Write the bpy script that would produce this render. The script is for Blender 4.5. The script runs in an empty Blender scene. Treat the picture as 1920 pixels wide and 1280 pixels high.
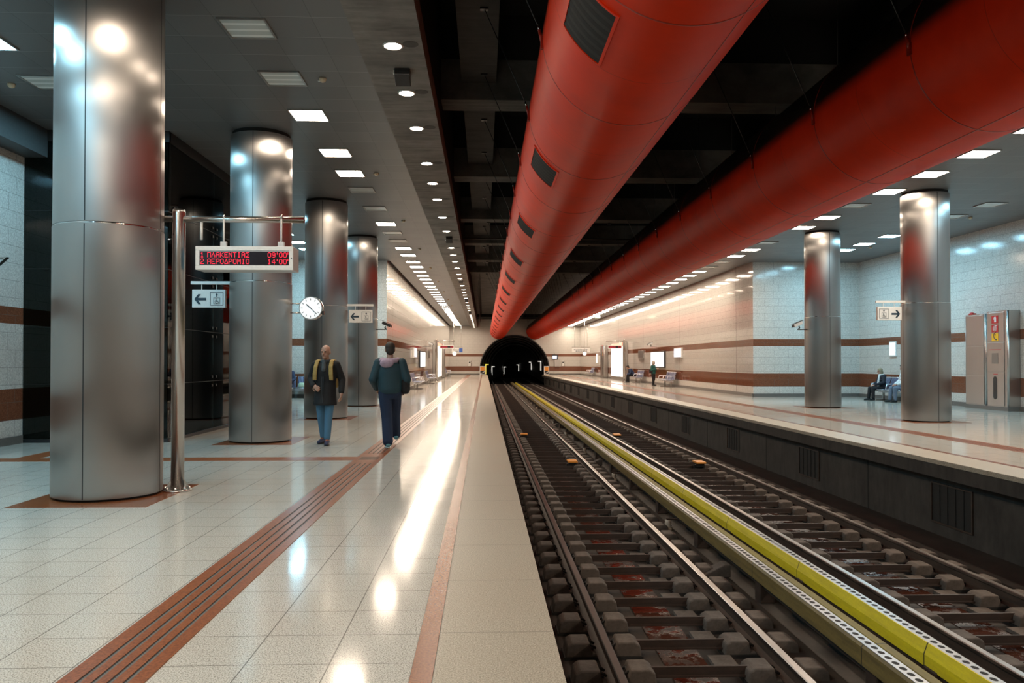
import bpy, math, random
from math import sin, cos, pi, atan, radians, sqrt
from mathutils import Vector, Matrix, Euler
random.seed(7)
S = bpy.context.scene
COL = S.collection

# ---------------------------------------------------------------- camera, world, exposure
FPX = 1470.0
EYE = 1.44
cam_d = bpy.data.cameras.new('camera')
cam = bpy.data.objects.new('camera', cam_d)
COL.objects.link(cam)
cam_d.sensor_width = 36.0
cam_d.lens = FPX / 1920 * 36.0
cam_d.shift_y = 19.5 / 1920
cam_d.clip_end = 400
cam.location = (0, 0, EYE)
cam.rotation_euler = Euler((pi / 2 + atan(19.5 / FPX), 0, -atan(52 / FPX)), 'XYZ')
S.camera = cam
W = bpy.data.worlds.new('world')
S.world = W
W.use_nodes = True
W.node_tree.nodes['Background'].inputs[0].default_value = (0.5, 0.55, 0.6, 1)
W.node_tree.nodes['Background'].inputs[1].default_value = 0.0
S.view_settings.view_transform = 'Standard'
S.view_settings.look = 'None'
S.view_settings.gamma = 1
S.view_settings.use_curve_mapping = False
S.view_settings.exposure = 0.75
S.cycles.use_denoising = True
S.cycles.max_bounces = 10
S.cycles.diffuse_bounces = 5
S.cycles.glossy_bounces = 4
S.cycles.transparent_max_bounces = 12
S.cycles.sample_clamp_indirect = 6.0
S.cycles.caustics_reflective = False
WARM = (1.0, 0.825, 0.645)
COOL = (0.36, 0.78, 1.0)
L_WARM, L_COOL, L_DOWN = 50.0, 52.0, 74.0

# ---------------------------------------------------------------- node helpers
class N:
    def __init__(s, name):
        s.mat = bpy.data.materials.new(name)
        s.mat.use_nodes = True
        s.t = s.mat.node_tree
        s.b = s.t.nodes['Principled BSDF']
        s.out = s.t.nodes['Material Output']
    def n(s, kind, **kw):
        x = s.t.nodes.new(kind)
        for k, v in kw.items():
            setattr(x, k, v)
        return x
    def l(s, a, b):
        s.t.links.new(a, b)
    def val(s, sock, v):
        if isinstance(v, (int, float)):
            sock.default_value = v
        elif isinstance(v, tuple):
            sock.default_value = (*v, 1) if len(v) == 3 and sock.type == 'RGBA' else v
        else:
            s.l(v, sock)
    def m(s, op, a, b=None, c=None):
        x = s.n('ShaderNodeMath', operation=op)
        s.val(x.inputs[0], a)
        if b is not None: s.val(x.inputs[1], b)
        if c is not None: s.val(x.inputs[2], c)
        return x.outputs[0]
    def xyz(s):
        tc = s.n('ShaderNodeTexCoord')
        sp = s.n('ShaderNodeSeparateXYZ')
        s.l(tc.outputs['Object'], sp.inputs[0])
        return tc.outputs['Object'], sp.outputs[0], sp.outputs[1], sp.outputs[2]
    def comb(s, x, y, z=0.0):
        c = s.n('ShaderNodeCombineXYZ')
        for i, v in enumerate((x, y, z)): s.val(c.inputs[i], v)
        return c.outputs[0]
    def mix(s, f, a, b):
        x = s.n('ShaderNodeMix', data_type='RGBA')
        s.val(x.inputs[0], f); s.val(x.inputs[6], a); s.val(x.inputs[7], b)
        return x.outputs[2]
    def noise(s, vec, scale, detail=3.0, rough=0.55):
        x = s.n('ShaderNodeTexNoise')
        if vec is not None: s.l(vec, x.inputs['Vector'])
        x.inputs['Scale'].default_value = scale
        x.inputs['Detail'].default_value = detail
        x.inputs['Roughness'].default_value = rough
        return x.outputs[0]
    def ramp(s, f, p0, p1, c0=(0, 0, 0), c1=(1, 1, 1)):
        x = s.n('ShaderNodeValToRGB')
        s.val(x.inputs[0], f)
        e = x.color_ramp.elements
        e[0].position, e[1].position = p0, p1
        e[0].color, e[1].color = (*c0, 1), (*c1, 1)
        return x.outputs[0]
    def line(s, co, off, per, w):          # 1 on a joint line, 0 elsewhere
        a = s.m('SUBTRACT', co, off)
        a = s.m('DIVIDE', a, per)
        a = s.m('FRACT', a)
        a = s.m('SUBTRACT', a, 0.5)
        a = s.m('ABSOLUTE', a)
        return s.m('GREATER_THAN', a, 0.5 - w / (2 * per))
    def cell(s, co, off, per):
        return s.m('FLOOR', s.m('DIVIDE', s.m('SUBTRACT', co, off), per))
    def rnd(s, a, b):
        x = s.n('ShaderNodeTexWhiteNoise', noise_dimensions='2D')
        s.l(s.comb(a, b), x.inputs[0])
        return x.outputs[0]
    def bump(s, h, strength=0.2, dist=0.01):
        x = s.n('ShaderNodeBump')
        x.inputs['Strength'].default_value = strength
        x.inputs['Distance'].default_value = dist
        s.l(h, x.inputs['Height'])
        s.l(x.outputs[0], s.b.inputs['Normal'])
    def set(s, col=None, rough=None, metal=None, spec=None):
        if col is not None: s.val(s.b.inputs['Base Color'], col)
        if rough is not None: s.val(s.b.inputs['Roughness'], rough)
        if metal is not None: s.val(s.b.inputs['Metallic'], metal)
        if spec is not None: s.val(s.b.inputs['Specular IOR Level'], spec)
        return s.mat

def flat(name, col, rough=0.5, metal=0.0, spec=0.5, var=0.12, scale=30.0, bump=0.0):
    m = N(name)
    v, x, y, z = m.xyz()
    nz = m.noise(v, scale)
    c0 = tuple(c * (1 - var) for c in col); c1 = tuple(min(1, c * (1 + var)) for c in col)
    m.set(m.ramp(nz, 0.3, 0.7, c0, c1), rough, metal, spec)
    if bump: m.bump(nz, bump, 0.004)
    return m.mat

def emit(name, col, strength, base=0.8):
    m = N(name)
    m.b.inputs['Base Color'].default_value = (base, base, base, 1)
    m.b.inputs['Emission Color'].default_value = (*col, 1)
    m.b.inputs['Emission Strength'].default_value = strength
    return m.mat

def granite_floor():
    m = N('pale_granite_tiles')
    v, x, y, z = m.xyz()
    lx = m.line(x, -0.739, 0.4, 0.0065); ly = m.line(y, 3.791, 0.4, 0.006)
    cr = m.rnd(m.cell(x, -0.739, 0.4), m.cell(y, 3.791, 0.4))
    sp = m.noise(v, 135.0, 1.5, 0.6); sp2 = m.noise(v, 1.1, 3.0)
    c = m.ramp(sp, 0.36, 0.55, (0.22, 0.20, 0.17), (0.66, 0.63, 0.565))
    c = m.mix(m.m('MULTIPLY', cr, 0.16), c, (0.50, 0.47, 0.40))
    c = m.mix(m.m('MULTIPLY', sp2, 0.18), c, (0.60, 0.55, 0.47))
    c = m.mix(m.m('MULTIPLY', ly, 0.75), c, (0.14, 0.125, 0.10))
    c = m.mix(m.m('MULTIPLY', lx, 0.8), c, (0.12, 0.105, 0.09))
    r = m.m('ADD', m.m('MULTIPLY', m.noise(v, 2.2, 3.0), 0.07), 0.075)
    m.set(c, r, 0, 0.36)
    wv = m.noise(v, 3.0, 2.0)
    m.bump(m.m('ADD', m.m('MULTIPLY', wv, 0.5), m.m('MULTIPLY', m.m('MAXIMUM', lx, ly), -0.3)), 0.03, 0.01)
    return m.mat

def coping_mat():
    m = N('speckled_edge_slabs')
    v, x, y, z = m.xyz()
    ly = m.line(y, 5.206, 1.0, 0.006)
    sp = m.noise(v, 130.0, 2.0, 0.7); big = m.noise(v, 2.0, 4.0)
    c = m.ramp(sp, 0.34, 0.66, (0.18, 0.155, 0.115), (0.58, 0.52, 0.42))
    c = m.mix(m.m('MULTIPLY', big, 0.35), c, (0.36, 0.31, 0.235))
    c = m.mix(m.m('MULTIPLY', ly, 0.8), c, (0.1, 0.09, 0.07))
    m.set(c, 0.42, 0, 0.4)
    m.bump(sp, 0.08, 0.003)
    return m.mat

def brown_granite(name='brown_granite', k=1.0, rough=0.22, per=0.4):
    m = N(name)
    v, x, y, z = m.xyz()
    sp = m.noise(v, 70.0, 3.0, 0.75)
    c = m.ramp(sp, 0.32, 0.68, (0.11 * k, 0.030 * k, 0.010 * k), (0.31 * k, 0.105 * k, 0.042 * k))
    ly = m.line(y, 3.791, per, 0.004)
    c = m.mix(m.m('MULTIPLY', ly, 0.5), c, (0.1, 0.05, 0.03))
    m.set(c, rough, 0, 0.3)
    return m.mat

def wall_mat(name, axis, rough, var=0.0, streak=False):
    m = N(name)
    v, x, y, z = m.xyz()
    u = y if axis == 'y' else x
    row = m.cell(z, 0.13, 0.305)
    odd = m.m('MODULO', m.m('ABSOLUTE', row), 2.0)
    uo = m.m('ADD', u, m.m('MULTIPLY', odd, 0.22))
    lz = m.line(z, 0.13, 0.305, 0.009); lu = m.line(uo, 0.1, 0.61, 0.009)
    cr = m.rnd(m.cell(uo, 0.1, 0.61), row)
    sp = m.noise(v, 42.0, 3.0, 0.7)
    c = m.ramp(sp, 0.34, 0.66, (0.40, 0.385, 0.355), (0.70, 0.68, 0.64))
    c = m.mix(m.m('MULTIPLY', cr, 0.22), c, (0.50, 0.475, 0.44))
    bn = m.ramp(sp, 0.3, 0.7, (0.12, 0.042, 0.022), (0.22, 0.085, 0.045))
    b1 = m.m('MULTIPLY', m.m('GREATER_THAN', z, 2.115), m.m('LESS_THAN', z, 2.41))
    b2 = m.m('MULTIPLY', m.m('GREATER_THAN', z, 0.425), m.m('LESS_THAN', z, 0.975))
    band = m.m('MAXIMUM', b1, b2)
    c = m.mix(band, c, bn)
    ln = m.m('MAXIMUM', lz, lu)
    c = m.mix(m.m('MULTIPLY', ln, 0.55), c, (0.13, 0.12, 0.11))
    if streak:
        ex = m.line(u, 34.5, 10.2, 0.035)
        c = m.mix(m.m('MULTIPLY', ex, 0.8), c, (0.09, 0.07, 0.06))
    m.set(c, rough, 0, 0.28 if streak else 0.4)
    if streak:
        st = m.noise(m.comb(m.m('MULTIPLY', u, 3.2), m.m('MULTIPLY', z, 0.12)), 1.0, 4.0, 0.6)
        m.bump(st, 0.045, 0.03)
    else:
        m.bump(m.m('SUBTRACT', sp, ln), 0.06, 0.006)
    return m.mat

def ceiling_mat():
    m = N('grey_metal_ceiling_panels')
    v, x, y, z = m.xyz()
    lx = m.line(x, -2.1, 0.595, 0.007); ly = m.line(y, 9.527, 0.5975, 0.011)
    ly2 = m.line(y, 9.541, 0.5975, 0.007)
    cr = m.rnd(m.cell(x, -2.1, 0.595), m.cell(y, 9.527, 0.5975))
    c = m.mix(cr, (0.125, 0.125, 0.128), (0.15, 0.15, 0.152))
    c = m.mix(m.m('MULTIPLY', m.m('MAXIMUM', lx, ly2), 0.75), c, (0.045, 0.045, 0.045))
    c = m.mix(m.m('MULTIPLY', ly, 0.7), c, (0.34, 0.34, 0.33))
    m.set(c, 0.42, 0.0, 0.5)
    return m.mat

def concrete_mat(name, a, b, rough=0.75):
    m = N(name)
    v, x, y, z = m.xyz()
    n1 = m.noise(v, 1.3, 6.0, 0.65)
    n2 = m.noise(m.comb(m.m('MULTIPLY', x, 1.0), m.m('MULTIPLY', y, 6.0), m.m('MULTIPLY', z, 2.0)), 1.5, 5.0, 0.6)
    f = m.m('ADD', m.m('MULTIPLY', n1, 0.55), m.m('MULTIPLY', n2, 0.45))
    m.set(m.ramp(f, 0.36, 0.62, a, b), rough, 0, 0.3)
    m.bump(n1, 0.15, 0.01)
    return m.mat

def steel_mat(name, col=(0.60, 0.575, 0.545), rough=0.24, wob=0.10, grain=True, aniso=0.0):
    m = N(name)
    v, x, y, z = m.xyz()
    g = m.noise(m.comb(m.m('MULTIPLY', x, 3.0), m.m('MULTIPLY', y, 3.0), m.m('MULTIPLY', z, 220.0)), 1.0, 2.0)
    w = m.noise(m.comb(m.m('MULTIPLY', x, 0.9), m.m('MULTIPLY', y, 0.9), m.m('MULTIPLY', z, 1.7)), 1.0, 0.0, 0.5)
    sm = m.noise(v, 1.6, 4.0)
    r = m.m('ADD', rough - 0.02, m.m('MULTIPLY', sm, 0.04))
    if grain: r = m.m('ADD', r, m.m('MULTIPLY', g, 0.04))
    m.set(m.ramp(sm, 0.3, 0.7, tuple(c * .96 for c in col), col), r, 1.0)
    if wob: m.bump(w, wob, 0.06)
    if aniso:
        tn = m.n('ShaderNodeTangent', direction_type='RADIAL', axis='Z')
        m.l(tn.outputs[0], m.b.inputs['Tangent'])
        m.b.inputs['Anisotropic'].default_value = aniso
        m.b.inputs['Anisotropic Rotation'].default_value = 0.0
    return m.mat

def duct_mat():
    m = N('orange_red_paint')
    v, x, y, z = m.xyz()
    n1 = m.noise(v, 1.1, 4.0, 0.6)
    rb = m.line(y, 6.15 + 1.31, 2.63, 0.012)
    c = m.ramp(n1, 0.3, 0.7, (0.60, 0.026, 0.004), (0.75, 0.038, 0.006))
    c = m.mix(m.m('MULTIPLY', rb, 0.5), c, (0.25, 0.02, 0.01))
    top = m.n('ShaderNodeMapRange', interpolation_type='SMOOTHSTEP')       # the upper half blends softly to black
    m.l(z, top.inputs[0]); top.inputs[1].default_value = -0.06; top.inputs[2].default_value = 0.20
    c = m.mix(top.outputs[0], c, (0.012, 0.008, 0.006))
    m.set(c, m.m('ADD', 0.40, m.m('MULTIPLY', n1, 0.12)), 0, 0.12)
    m.bump(m.noise(v, 2.2, 2.0), 0.12, 0.03)
    return m.mat

def perforated_mat():
    m = N('perforated_grey_strip')
    v, x, y, z = m.xyz()
    u = m.m('SUBTRACT', m.m('FRACT', m.m('DIVIDE', y, 0.108)), 0.5)
    # ovals across the strip: object x is measured from the strip's own middle
    d = m.m('ADD', m.m('POWER', m.m('DIVIDE', m.m('MULTIPLY', u, 0.108), 0.036), 2.0), m.m('POWER', m.m('DIVIDE', x, 0.025), 2.0))
    h = m.m('LESS_THAN', d, 1.0)
    c = m.mix(h, (0.33, 0.345, 0.36), (0.008, 0.008, 0.008))
    m.set(c, m.m('ADD', 0.32, m.m('MULTIPLY', h, 0.5)), m.m('SUBTRACT', 0.75, m.m('MULTIPLY', h, 0.75)))
    return m.mat

def dirty(name, col, dirt, amt=0.5, rough=0.5, scale=(2, 1.2, 9), joint=0.0):
    m = N(name)
    v, x, y, z = m.xyz()
    n1 = m.noise(m.comb(m.m('MULTIPLY', x, scale[0]), m.m('MULTIPLY', y, scale[1]), m.m('MULTIPLY', z, scale[2])), 1.6, 6.0, 0.68)
    n2 = m.noise(v, 40.0, 3.0)
    f = m.m('ADD', m.m('MULTIPLY', n1, 0.8), m.m('MULTIPLY', n2, 0.2))
    c = m.mix(m.m('MULTIPLY', m.ramp(f, 0.38, 0.62), amt), col, dirt)
    if joint:
        c = m.mix(m.line(y, 1.1, joint, 0.014), c, (0.03, 0.025, 0.015))
    m.set(c, rough, 0, 0.4)
    m.bump(n2, 0.15, 0.004)
    return m.mat

def glass_mat(name, tint, refl=(0.9, 0.95, 1.0), base=0.06):
    m = N(name)
    t = m.n('ShaderNodeBsdfTransparent'); t.inputs[0].default_value = (*tint, 1)
    g = m.n('ShaderNodeBsdfGlossy'); g.inputs[0].default_value = (*refl, 1); g.inputs['Roughness'].default_value = 0.02
    fr = m.n('ShaderNodeFresnel'); fr.inputs[0].default_value = 1.35
    mx = m.n('ShaderNodeMixShader')
    m.l(m.m('ADD', fr.outputs[0], base), mx.inputs[0])
    m.l(t.outputs[0], mx.inputs[1]); m.l(g.outputs[0], mx.inputs[2])
    m.l(mx.outputs[0], m.out.inputs[0])
    return m.mat

M = {}
M['floor'] = granite_floor()
M['coping'] = coping_mat()
M['brown'] = brown_granite()
M['tactile'] = brown_granite('ribbed_brown_granite', 1.15, 0.3, 0.4)
M['groove'] = flat('grey_groove_filler', (0.115, 0.10, 0.085), 0.6)
M['wall_y'] = wall_mat('granite_blocks_along', 'y', 0.13)
M['wall_x'] = wall_mat('granite_blocks_across', 'x', 0.13)
M['pol_y'] = wall_mat('polished_granite_along', 'y', 0.085, streak=True)
M['end_x'] = wall_mat('granite_blocks_end', 'x', 0.30)
M['base'] = flat('dark_grey_skirting', (0.13, 0.12, 0.11), 0.35)
M['gapgrey'] = flat('dark_grey_paint', (0.05, 0.05, 0.05), 0.5)
M['ceil'] = ceiling_mat()
M['conc'] = concrete_mat('raw_concrete', (0.13, 0.122, 0.112), (0.27, 0.255, 0.235))
M['dconc'] = concrete_mat('dark_concrete', (0.055, 0.052, 0.047), (0.13, 0.122, 0.11))  # beam and soffit shade put into the colour; round patches share it
M['dim'] = concrete_mat('dim_concrete', (0.022, 0.021, 0.019), (0.055, 0.052, 0.047))  # darker concrete copy, the void's shade put into its colour
M['void'] = concrete_mat('black_painted_concrete', (0.005, 0.005, 0.0048), (0.010, 0.010, 0.0095))  # the roof void's lack of light put into the concrete colour
M['tunnel'] = concrete_mat('sooty_tunnel_lining', (0.006, 0.0055, 0.005), (0.016, 0.014, 0.012), 0.5)  # near-black brown lining colour
M['bed'] = dirty('brown_dusty_track_slab', (0.0414, 0.0306, 0.0234), (0.0162, 0.0119, 0.0097), 0.9, 0.7, (1.5, 1.0, 1.0))
M['fascia'] = concrete_mat('grimy_platform_face', (0.030, 0.026, 0.023), (0.062, 0.055, 0.048))
def puddle_mat():
    m = N('wet_brown_drain')
    v, x, y, z = m.xyz()
    n1 = m.noise(v, 5.0, 5.0, 0.7); n2 = m.noise(v, 18.0, 3.0)
    wet = m.ramp(n1, 0.42, 0.52)
    m.set(m.mix(wet, (0.035, 0.017, 0.011), (0.055, 0.017, 0.009)), m.m('SUBTRACT', 0.55, m.m('MULTIPLY', wet, 0.49)), 0, 0.7)
    m.bump(n2, 0.25, 0.006)
    return m.mat
M['puddle'] = puddle_mat()
M['sleeper'] = dirty('dusty_sleeper_concrete', (0.118, 0.096, 0.081), (0.052, 0.04, 0.032), 0.8, 0.8, (4, 4, 4))
M['rubber'] = flat('black_rubber', (0.012, 0.011, 0.010), 0.6)
M['tie'] = dirty('brown_rusty_bar', (0.0441, 0.0260, 0.0189), (0.0210, 0.0139, 0.0109), 0.8, 0.55)
M['rail'] = steel_mat('worn_rail_head', (0.34, 0.315, 0.30), 0.30, 0.0, False)
M['rust'] = dirty('rusty_rail_web', (0.0588, 0.0357, 0.0252), (0.0252, 0.0168, 0.0126), 0.8, 0.55)
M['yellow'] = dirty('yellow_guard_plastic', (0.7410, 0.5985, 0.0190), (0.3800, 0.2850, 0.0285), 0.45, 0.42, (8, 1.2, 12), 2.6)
M['olive'] = dirty('worn_olive_guard', (0.22, 0.175, 0.018), (0.09, 0.07, 0.02), 0.6, 0.55, (6, 1.0, 10), 2.6)  # darker copy of the guard yellow, shade put into the colour
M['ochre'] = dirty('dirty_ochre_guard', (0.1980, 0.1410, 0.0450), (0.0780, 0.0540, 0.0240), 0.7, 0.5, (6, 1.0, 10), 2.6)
M['perf'] = perforated_mat()
M['steel'] = steel_mat('brushed_steel', (0.42, 0.405, 0.39), 0.28, 0.03, True, 1.0)
M['steel2'] = steel_mat('satin_steel', (0.46, 0.44, 0.42), 0.30, 0.02)
M['tube'] = steel_mat('steel_tube', (0.50, 0.475, 0.45), 0.22, 0.0)
M['chrome'] = steel_mat('bright_chrome', (0.8, 0.8, 0.8), 0.1, 0.0, False)
M['black'] = flat('black_metal', (0.015, 0.015, 0.016), 0.35)
M['dark'] = flat('dark_shadow_gap', (0.012, 0.011, 0.010), 0.8)
M['white'] = flat('white_enamel', (0.74, 0.74, 0.72), 0.35, var=0.04)
M['signgrey'] = flat('pale_grey_enamel', (0.60, 0.61, 0.61), 0.3, var=0.04)
M['ink'] = flat('dark_blue_ink', (0.012, 0.03, 0.05), 0.4)
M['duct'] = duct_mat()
M['ductrim'] = flat('dull_red_edge', (0.30, 0.018, 0.007), 0.4)
M['grille'] = flat('dark_red_louvre', (0.045, 0.010, 0.007), 0.5)
M['lens_w'] = emit('lit_warm_diffuser', WARM, L_WARM)
M['lens_c'] = emit('lit_cool_diffuser', COOL, L_COOL)
M['lens_d'] = emit('lit_downlight_lens', (1.0, 0.82, 0.64), L_DOWN)
def off_lens():
    m = N('unlit_louvred_diffuser')
    v, x, y, z = m.xyz()
    w = m.m('SINE', m.m('MULTIPLY', y, 36.0))
    m.set(m.ramp(w, 0.2, 0.9, (0.55, 0.60, 0.58), (0.86, 0.9, 0.88)), 0.25, 0, 0.6)
    return m.mat
M['lens_off'] = off_lens()
M['glass'] = glass_mat('dark_tinted_glass', (0.36, 0.41, 0.395), (0.5, 0.53, 0.55), 0.02)
M['glassj'] = flat('dark_glass_seal', (0.012, 0.014, 0.014), 0.4)
M['ledscr'] = flat('black_screen', (0.012, 0.008, 0.012), 0.2)
M['led'] = emit('red_led', (1.0, 0.012, 0.045), 0.9, 0.0)
M['dial'] = emit('backlit_white_dial', (0.92, 0.97, 1.0), 0.34)
M['screen'] = emit('backlit_poster_sheet', (0.86, 0.92, 1.0), 0.8)
M['bluescr'] = emit('pale_blue_lit_sheet', (0.55, 0.72, 1.0), 0.55)
M['advert'] = emit('backlit_advert_panel', (1.0, 0.93, 0.82), 1.3)
M['exit'] = emit('green_lit_sign', (0.25, 0.9, 0.5), 0.6)
M['redorange'] = emit('lit_orange_red_panel', (1.0, 0.16, 0.03), 0.6)
M['lamp'] = emit('tunnel_lamp_tube', (1.0, 0.95, 0.85), 0.35)
M['lampy'] = emit('yellow_tunnel_lamp', (1.0, 0.75, 0.05), 0.35)
M['red'] = flat('red_enamel', (0.50, 0.02, 0.02), 0.35)
M['amber'] = flat('amber_enamel', (0.85, 0.45, 0.01), 0.4)
M['orange'] = flat('orange_plate', (0.75, 0.28, 0.04), 0.45)
M['bluep'] = flat('blue_enamel', (0.03, 0.10, 0.42), 0.35)
M['seatmetal'] = flat('blue_grey_perforated_metal', (0.42, 0.45, 0.60), 0.4, 0.3)
M['seatedge'] = flat('silver_frame', (0.70, 0.71, 0.76), 0.3, 0.7)
M['skin'] = flat('skin', (0.3720, 0.2046, 0.1426), 0.5, var=0.06)
M['coat'] = flat('black_wool', (0.005, 0.005, 0.006), 0.85, bump=0.2, scale=120)
M['scarf'] = flat('charcoal_scarf', (0.05, 0.06, 0.065), 0.9)
M['strap'] = flat('mustard_webbing', (0.3100, 0.2108, 0.0620), 0.8)
M['jeans'] = flat('light_blue_denim', (0.0527, 0.1395, 0.2294), 0.85, bump=0.2, scale=150)
M['jeans2'] = flat('grey_blue_denim', (0.1240, 0.1550, 0.2108), 0.85)
M['navy'] = flat('navy_cotton', (0.0050, 0.0161, 0.0465), 0.85, bump=0.2, scale=120)
M['teal'] = flat('dark_teal_jacket', (0.0037, 0.0310, 0.0446), 0.7, bump=0.2, scale=90)
M['lilac'] = flat('lilac_fleece', (0.3410, 0.2604, 0.3348), 0.9)
M['shoe'] = flat('dark_blue_shoe', (0.0248, 0.0310, 0.0744), 0.6)
M['shoe_o'] = flat('brick_red_trim', (0.2604, 0.0744, 0.0372), 0.6)
M['shoe_t'] = flat('turquoise_sneaker', (0.0992, 0.2604, 0.2852), 0.6)
M['sole'] = flat('pale_sole', (0.55, 0.55, 0.52), 0.6)
M['hair_d'] = flat('dark_brown_hair', (0.022, 0.015, 0.010), 0.7)
M['hair_g'] = flat('ash_blonde_hair', (0.2604, 0.2108, 0.1364), 0.7)
M['hair_w'] = flat('white_blonde_hair', (0.4650, 0.4092, 0.3596), 0.7)
M['green'] = flat('bottle_green_coat', (0.0062, 0.0744, 0.0651), 0.8)
M['lip'] = flat('lip', (0.36, 0.12, 0.09), 0.5)
M['eye'] = flat('eye', (0.05, 0.04, 0.04), 0.2)
M['bag'] = flat('pale_green_bag', (0.42, 0.55, 0.40), 0.7)

# ---------------------------------------------------------------- mesh helpers
class MB:
    def __init__(s):
        s.v, s.f, s.mi, s.sm = [], [], [], []
        s.cur = 0
    def add(s, vs, fs, smooth=False):
        o = len(s.v)
        s.v += [tuple(p) for p in vs]
        for f in fs:
            s.f.append([i + o for i in f]); s.mi.append(s.cur); s.sm.append(smooth)
        return s
    def mat(s, i):
        s.cur = i; return s
    def box(s, x0, x1, y0, y1, z0, z1):
        return s.add([(x0, y0, z0), (x1, y0, z0), (x1, y1, z0), (x0, y1, z0), (x0, y0, z1), (x1, y0, z1), (x1, y1, z1), (x0, y1, z1)],
                     [(0, 3, 2, 1), (4, 5, 6, 7), (0, 1, 5, 4), (1, 2, 6, 5), (2, 3, 7, 6), (3, 0, 4, 7)])
    def rbox(s, c, d, R):                  # oriented box
        vs = []
        for sz in (-1, 1):
            for a, b in ((-1, -1), (1, -1), (1, 1), (-1, 1)):
                vs.append(Vector(c) + R @ Vector((a * d[0] / 2, b * d[1] / 2, sz * d[2] / 2)))
        return s.add(vs, [(0, 3, 2, 1), (4, 5, 6, 7), (0, 1, 5, 4), (1, 2, 6, 5), (2, 3, 7, 6), (3, 0, 4, 7)])
    def frame(s, x0, x1, z0, z1, w, y0, y1):   # upright rectangular ring in the xz plane
        s.box(x0, x1, y0, y1, z0, z0 + w); s.box(x0, x1, y0, y1, z1 - w, z1)
        s.box(x0, x0 + w, y0, y1, z0 + w, z1 - w); s.box(x1 - w, x1, y0, y1, z0 + w, z1 - w)
        return s
    def quad(s, a, b, c, d):
        return s.add([a, b, c, d], [(0, 1, 2, 3)])
    def cyl(s, p0, p1, r0, r1=None, n=16, caps=True):
        r1 = r0 if r1 is None else r1
        p0, p1 = Vector(p0), Vector(p1)
        d = (p1 - p0).normalized()
        a = d.orthogonal().normalized(); b = d.cross(a)
        vs = []
        for p, r in ((p0, r0), (p1, r1)):
            for i in range(n):
                t = 2 * pi * i / n
                vs.append(p + a * (r * cos(t)) + b * (r * sin(t)))
        s.add(vs, [(i, (i + 1) % n, n + (i + 1) % n, n + i) for i in range(n)], True)
        if caps:
            o = len(s.v) - 2 * n
            for f in (list(range(n - 1, -1, -1)), list(range(n, 2 * n))):
                s.f.append([o + i for i in f]); s.mi.append(s.cur); s.sm.append(False)
        return s
    def tube(s, pts, r, n=8):
        for a, b in zip(pts, pts[1:]): s.cyl(a, b, r, n=n)
        for p in pts[1:-1]: s.ell(p, (r, r, r), 8, 6)
        return s
    def lathe(s, prof, n=64, c=(0, 0), smooth=True):
        vs = []
        for r, z in prof:
            for i in range(n):
                t = 2 * pi * i / n
                vs.append((c[0] + r * cos(t), c[1] + r * sin(t), z))
        fs = []
        for k in range(len(prof) - 1):
            for i in range(n):
                fs.append((k * n + i, k * n + (i + 1) % n, (k + 1) * n + (i + 1) % n, (k + 1) * n + i))
        return s.add(vs, fs, smooth)
    def prism(s, poly, a0, a1, axis='y'):
        def P(p, a):
            return {'y': (p[0], a, p[1]), 'x': (a, p[0], p[1]), 'z': (p[0], p[1], a)}[axis]
        n = len(poly)
        vs = [P(p, a0) for p in poly] + [P(p, a1) for p in poly]
        fs = [(i, (i + 1) % n, n + (i + 1) % n, n + i) for i in range(n)]
        fs += [tuple(range(n - 1, -1, -1)), tuple(range(n, 2 * n))]
        return s.add(vs, fs)
    def ell(s, c, r, n=14, m=8, ax=None):
        c = Vector(c)
        ax = ax or (Vector((r[0], 0, 0)), Vector((0, r[1], 0)), Vector((0, 0, r[2])))
        vs = [c - ax[2]]
        for j in range(1, m):
            ph = -pi / 2 + pi * j / m
            for i in range(n):
                t = 2 * pi * i / n
                vs.append(c + ax[0] * (cos(ph) * cos(t)) + ax[1] * (cos(ph) * sin(t)) + ax[2] * sin(ph))
        vs.append(c + ax[2])
        fs = [(0, 1 + (i + 1) % n, 1 + i) for i in range(n)]
        for j in range(m - 2):
            for i in range(n):
                a = 1 + j * n
                fs.append((a + i, a + (i + 1) % n, a + n + (i + 1) % n, a + n + i))
        e = len(vs) - 1; a = 1 + (m - 2) * n
        fs += [(e, a + i, a + (i + 1) % n) for i in range(n)]
        return s.add(vs, fs, True)
    def capsule(s, p0, r0, p1, r1, n=12):
        s.cyl(p0, p1, r0, r1, n)
        s.ell(p0, (r0,) * 3, n, 8); s.ell(p1, (r1,) * 3, n, 8)
        return s
    def stack(s, rings, n=20):             # closed loft of ellipses (cx, cy, z, rx, ry)
        vs = []
        for cx, cy, z, rx, ry in rings:
            for i in range(n):
                t = 2 * pi * i / n
                vs.append((cx + rx * cos(t), cy + ry * sin(t), z))
        k = len(rings)
        fs = [(j * n + i, j * n + (i + 1) % n, (j + 1) * n + (i + 1) % n, (j + 1) * n + i) for j in range(k - 1) for i in range(n)]
        fs += [tuple(range(n - 1, -1, -1)), tuple(range((k - 1) * n, k * n))]
        return s.add(vs, fs, True)
    def build(s, name, mats, parent=None, loc=None, rot=None, bevel=0.0, seg=2):
        if not isinstance(mats, (list, tuple)): mats = [mats]
        me = bpy.data.meshes.new(name)
        me.from_pydata(s.v, [], s.f)
        for m in mats: me.materials.append(M[m] if isinstance(m, str) else m)
        me.polygons.foreach_set('material_index', s.mi)
        me.polygons.foreach_set('use_smooth', s.sm)
        me.update()
        o = bpy.data.objects.new(name, me)
        COL.objects.link(o)
        if parent: o.parent = parent
        if loc: o.location = loc
        if rot: o.rotation_euler = rot
        if bevel:
            b = o.modifiers.new('bevel', 'BEVEL'); b.width = bevel; b.segments = seg; b.limit_method = 'ANGLE'
        return o

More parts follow.
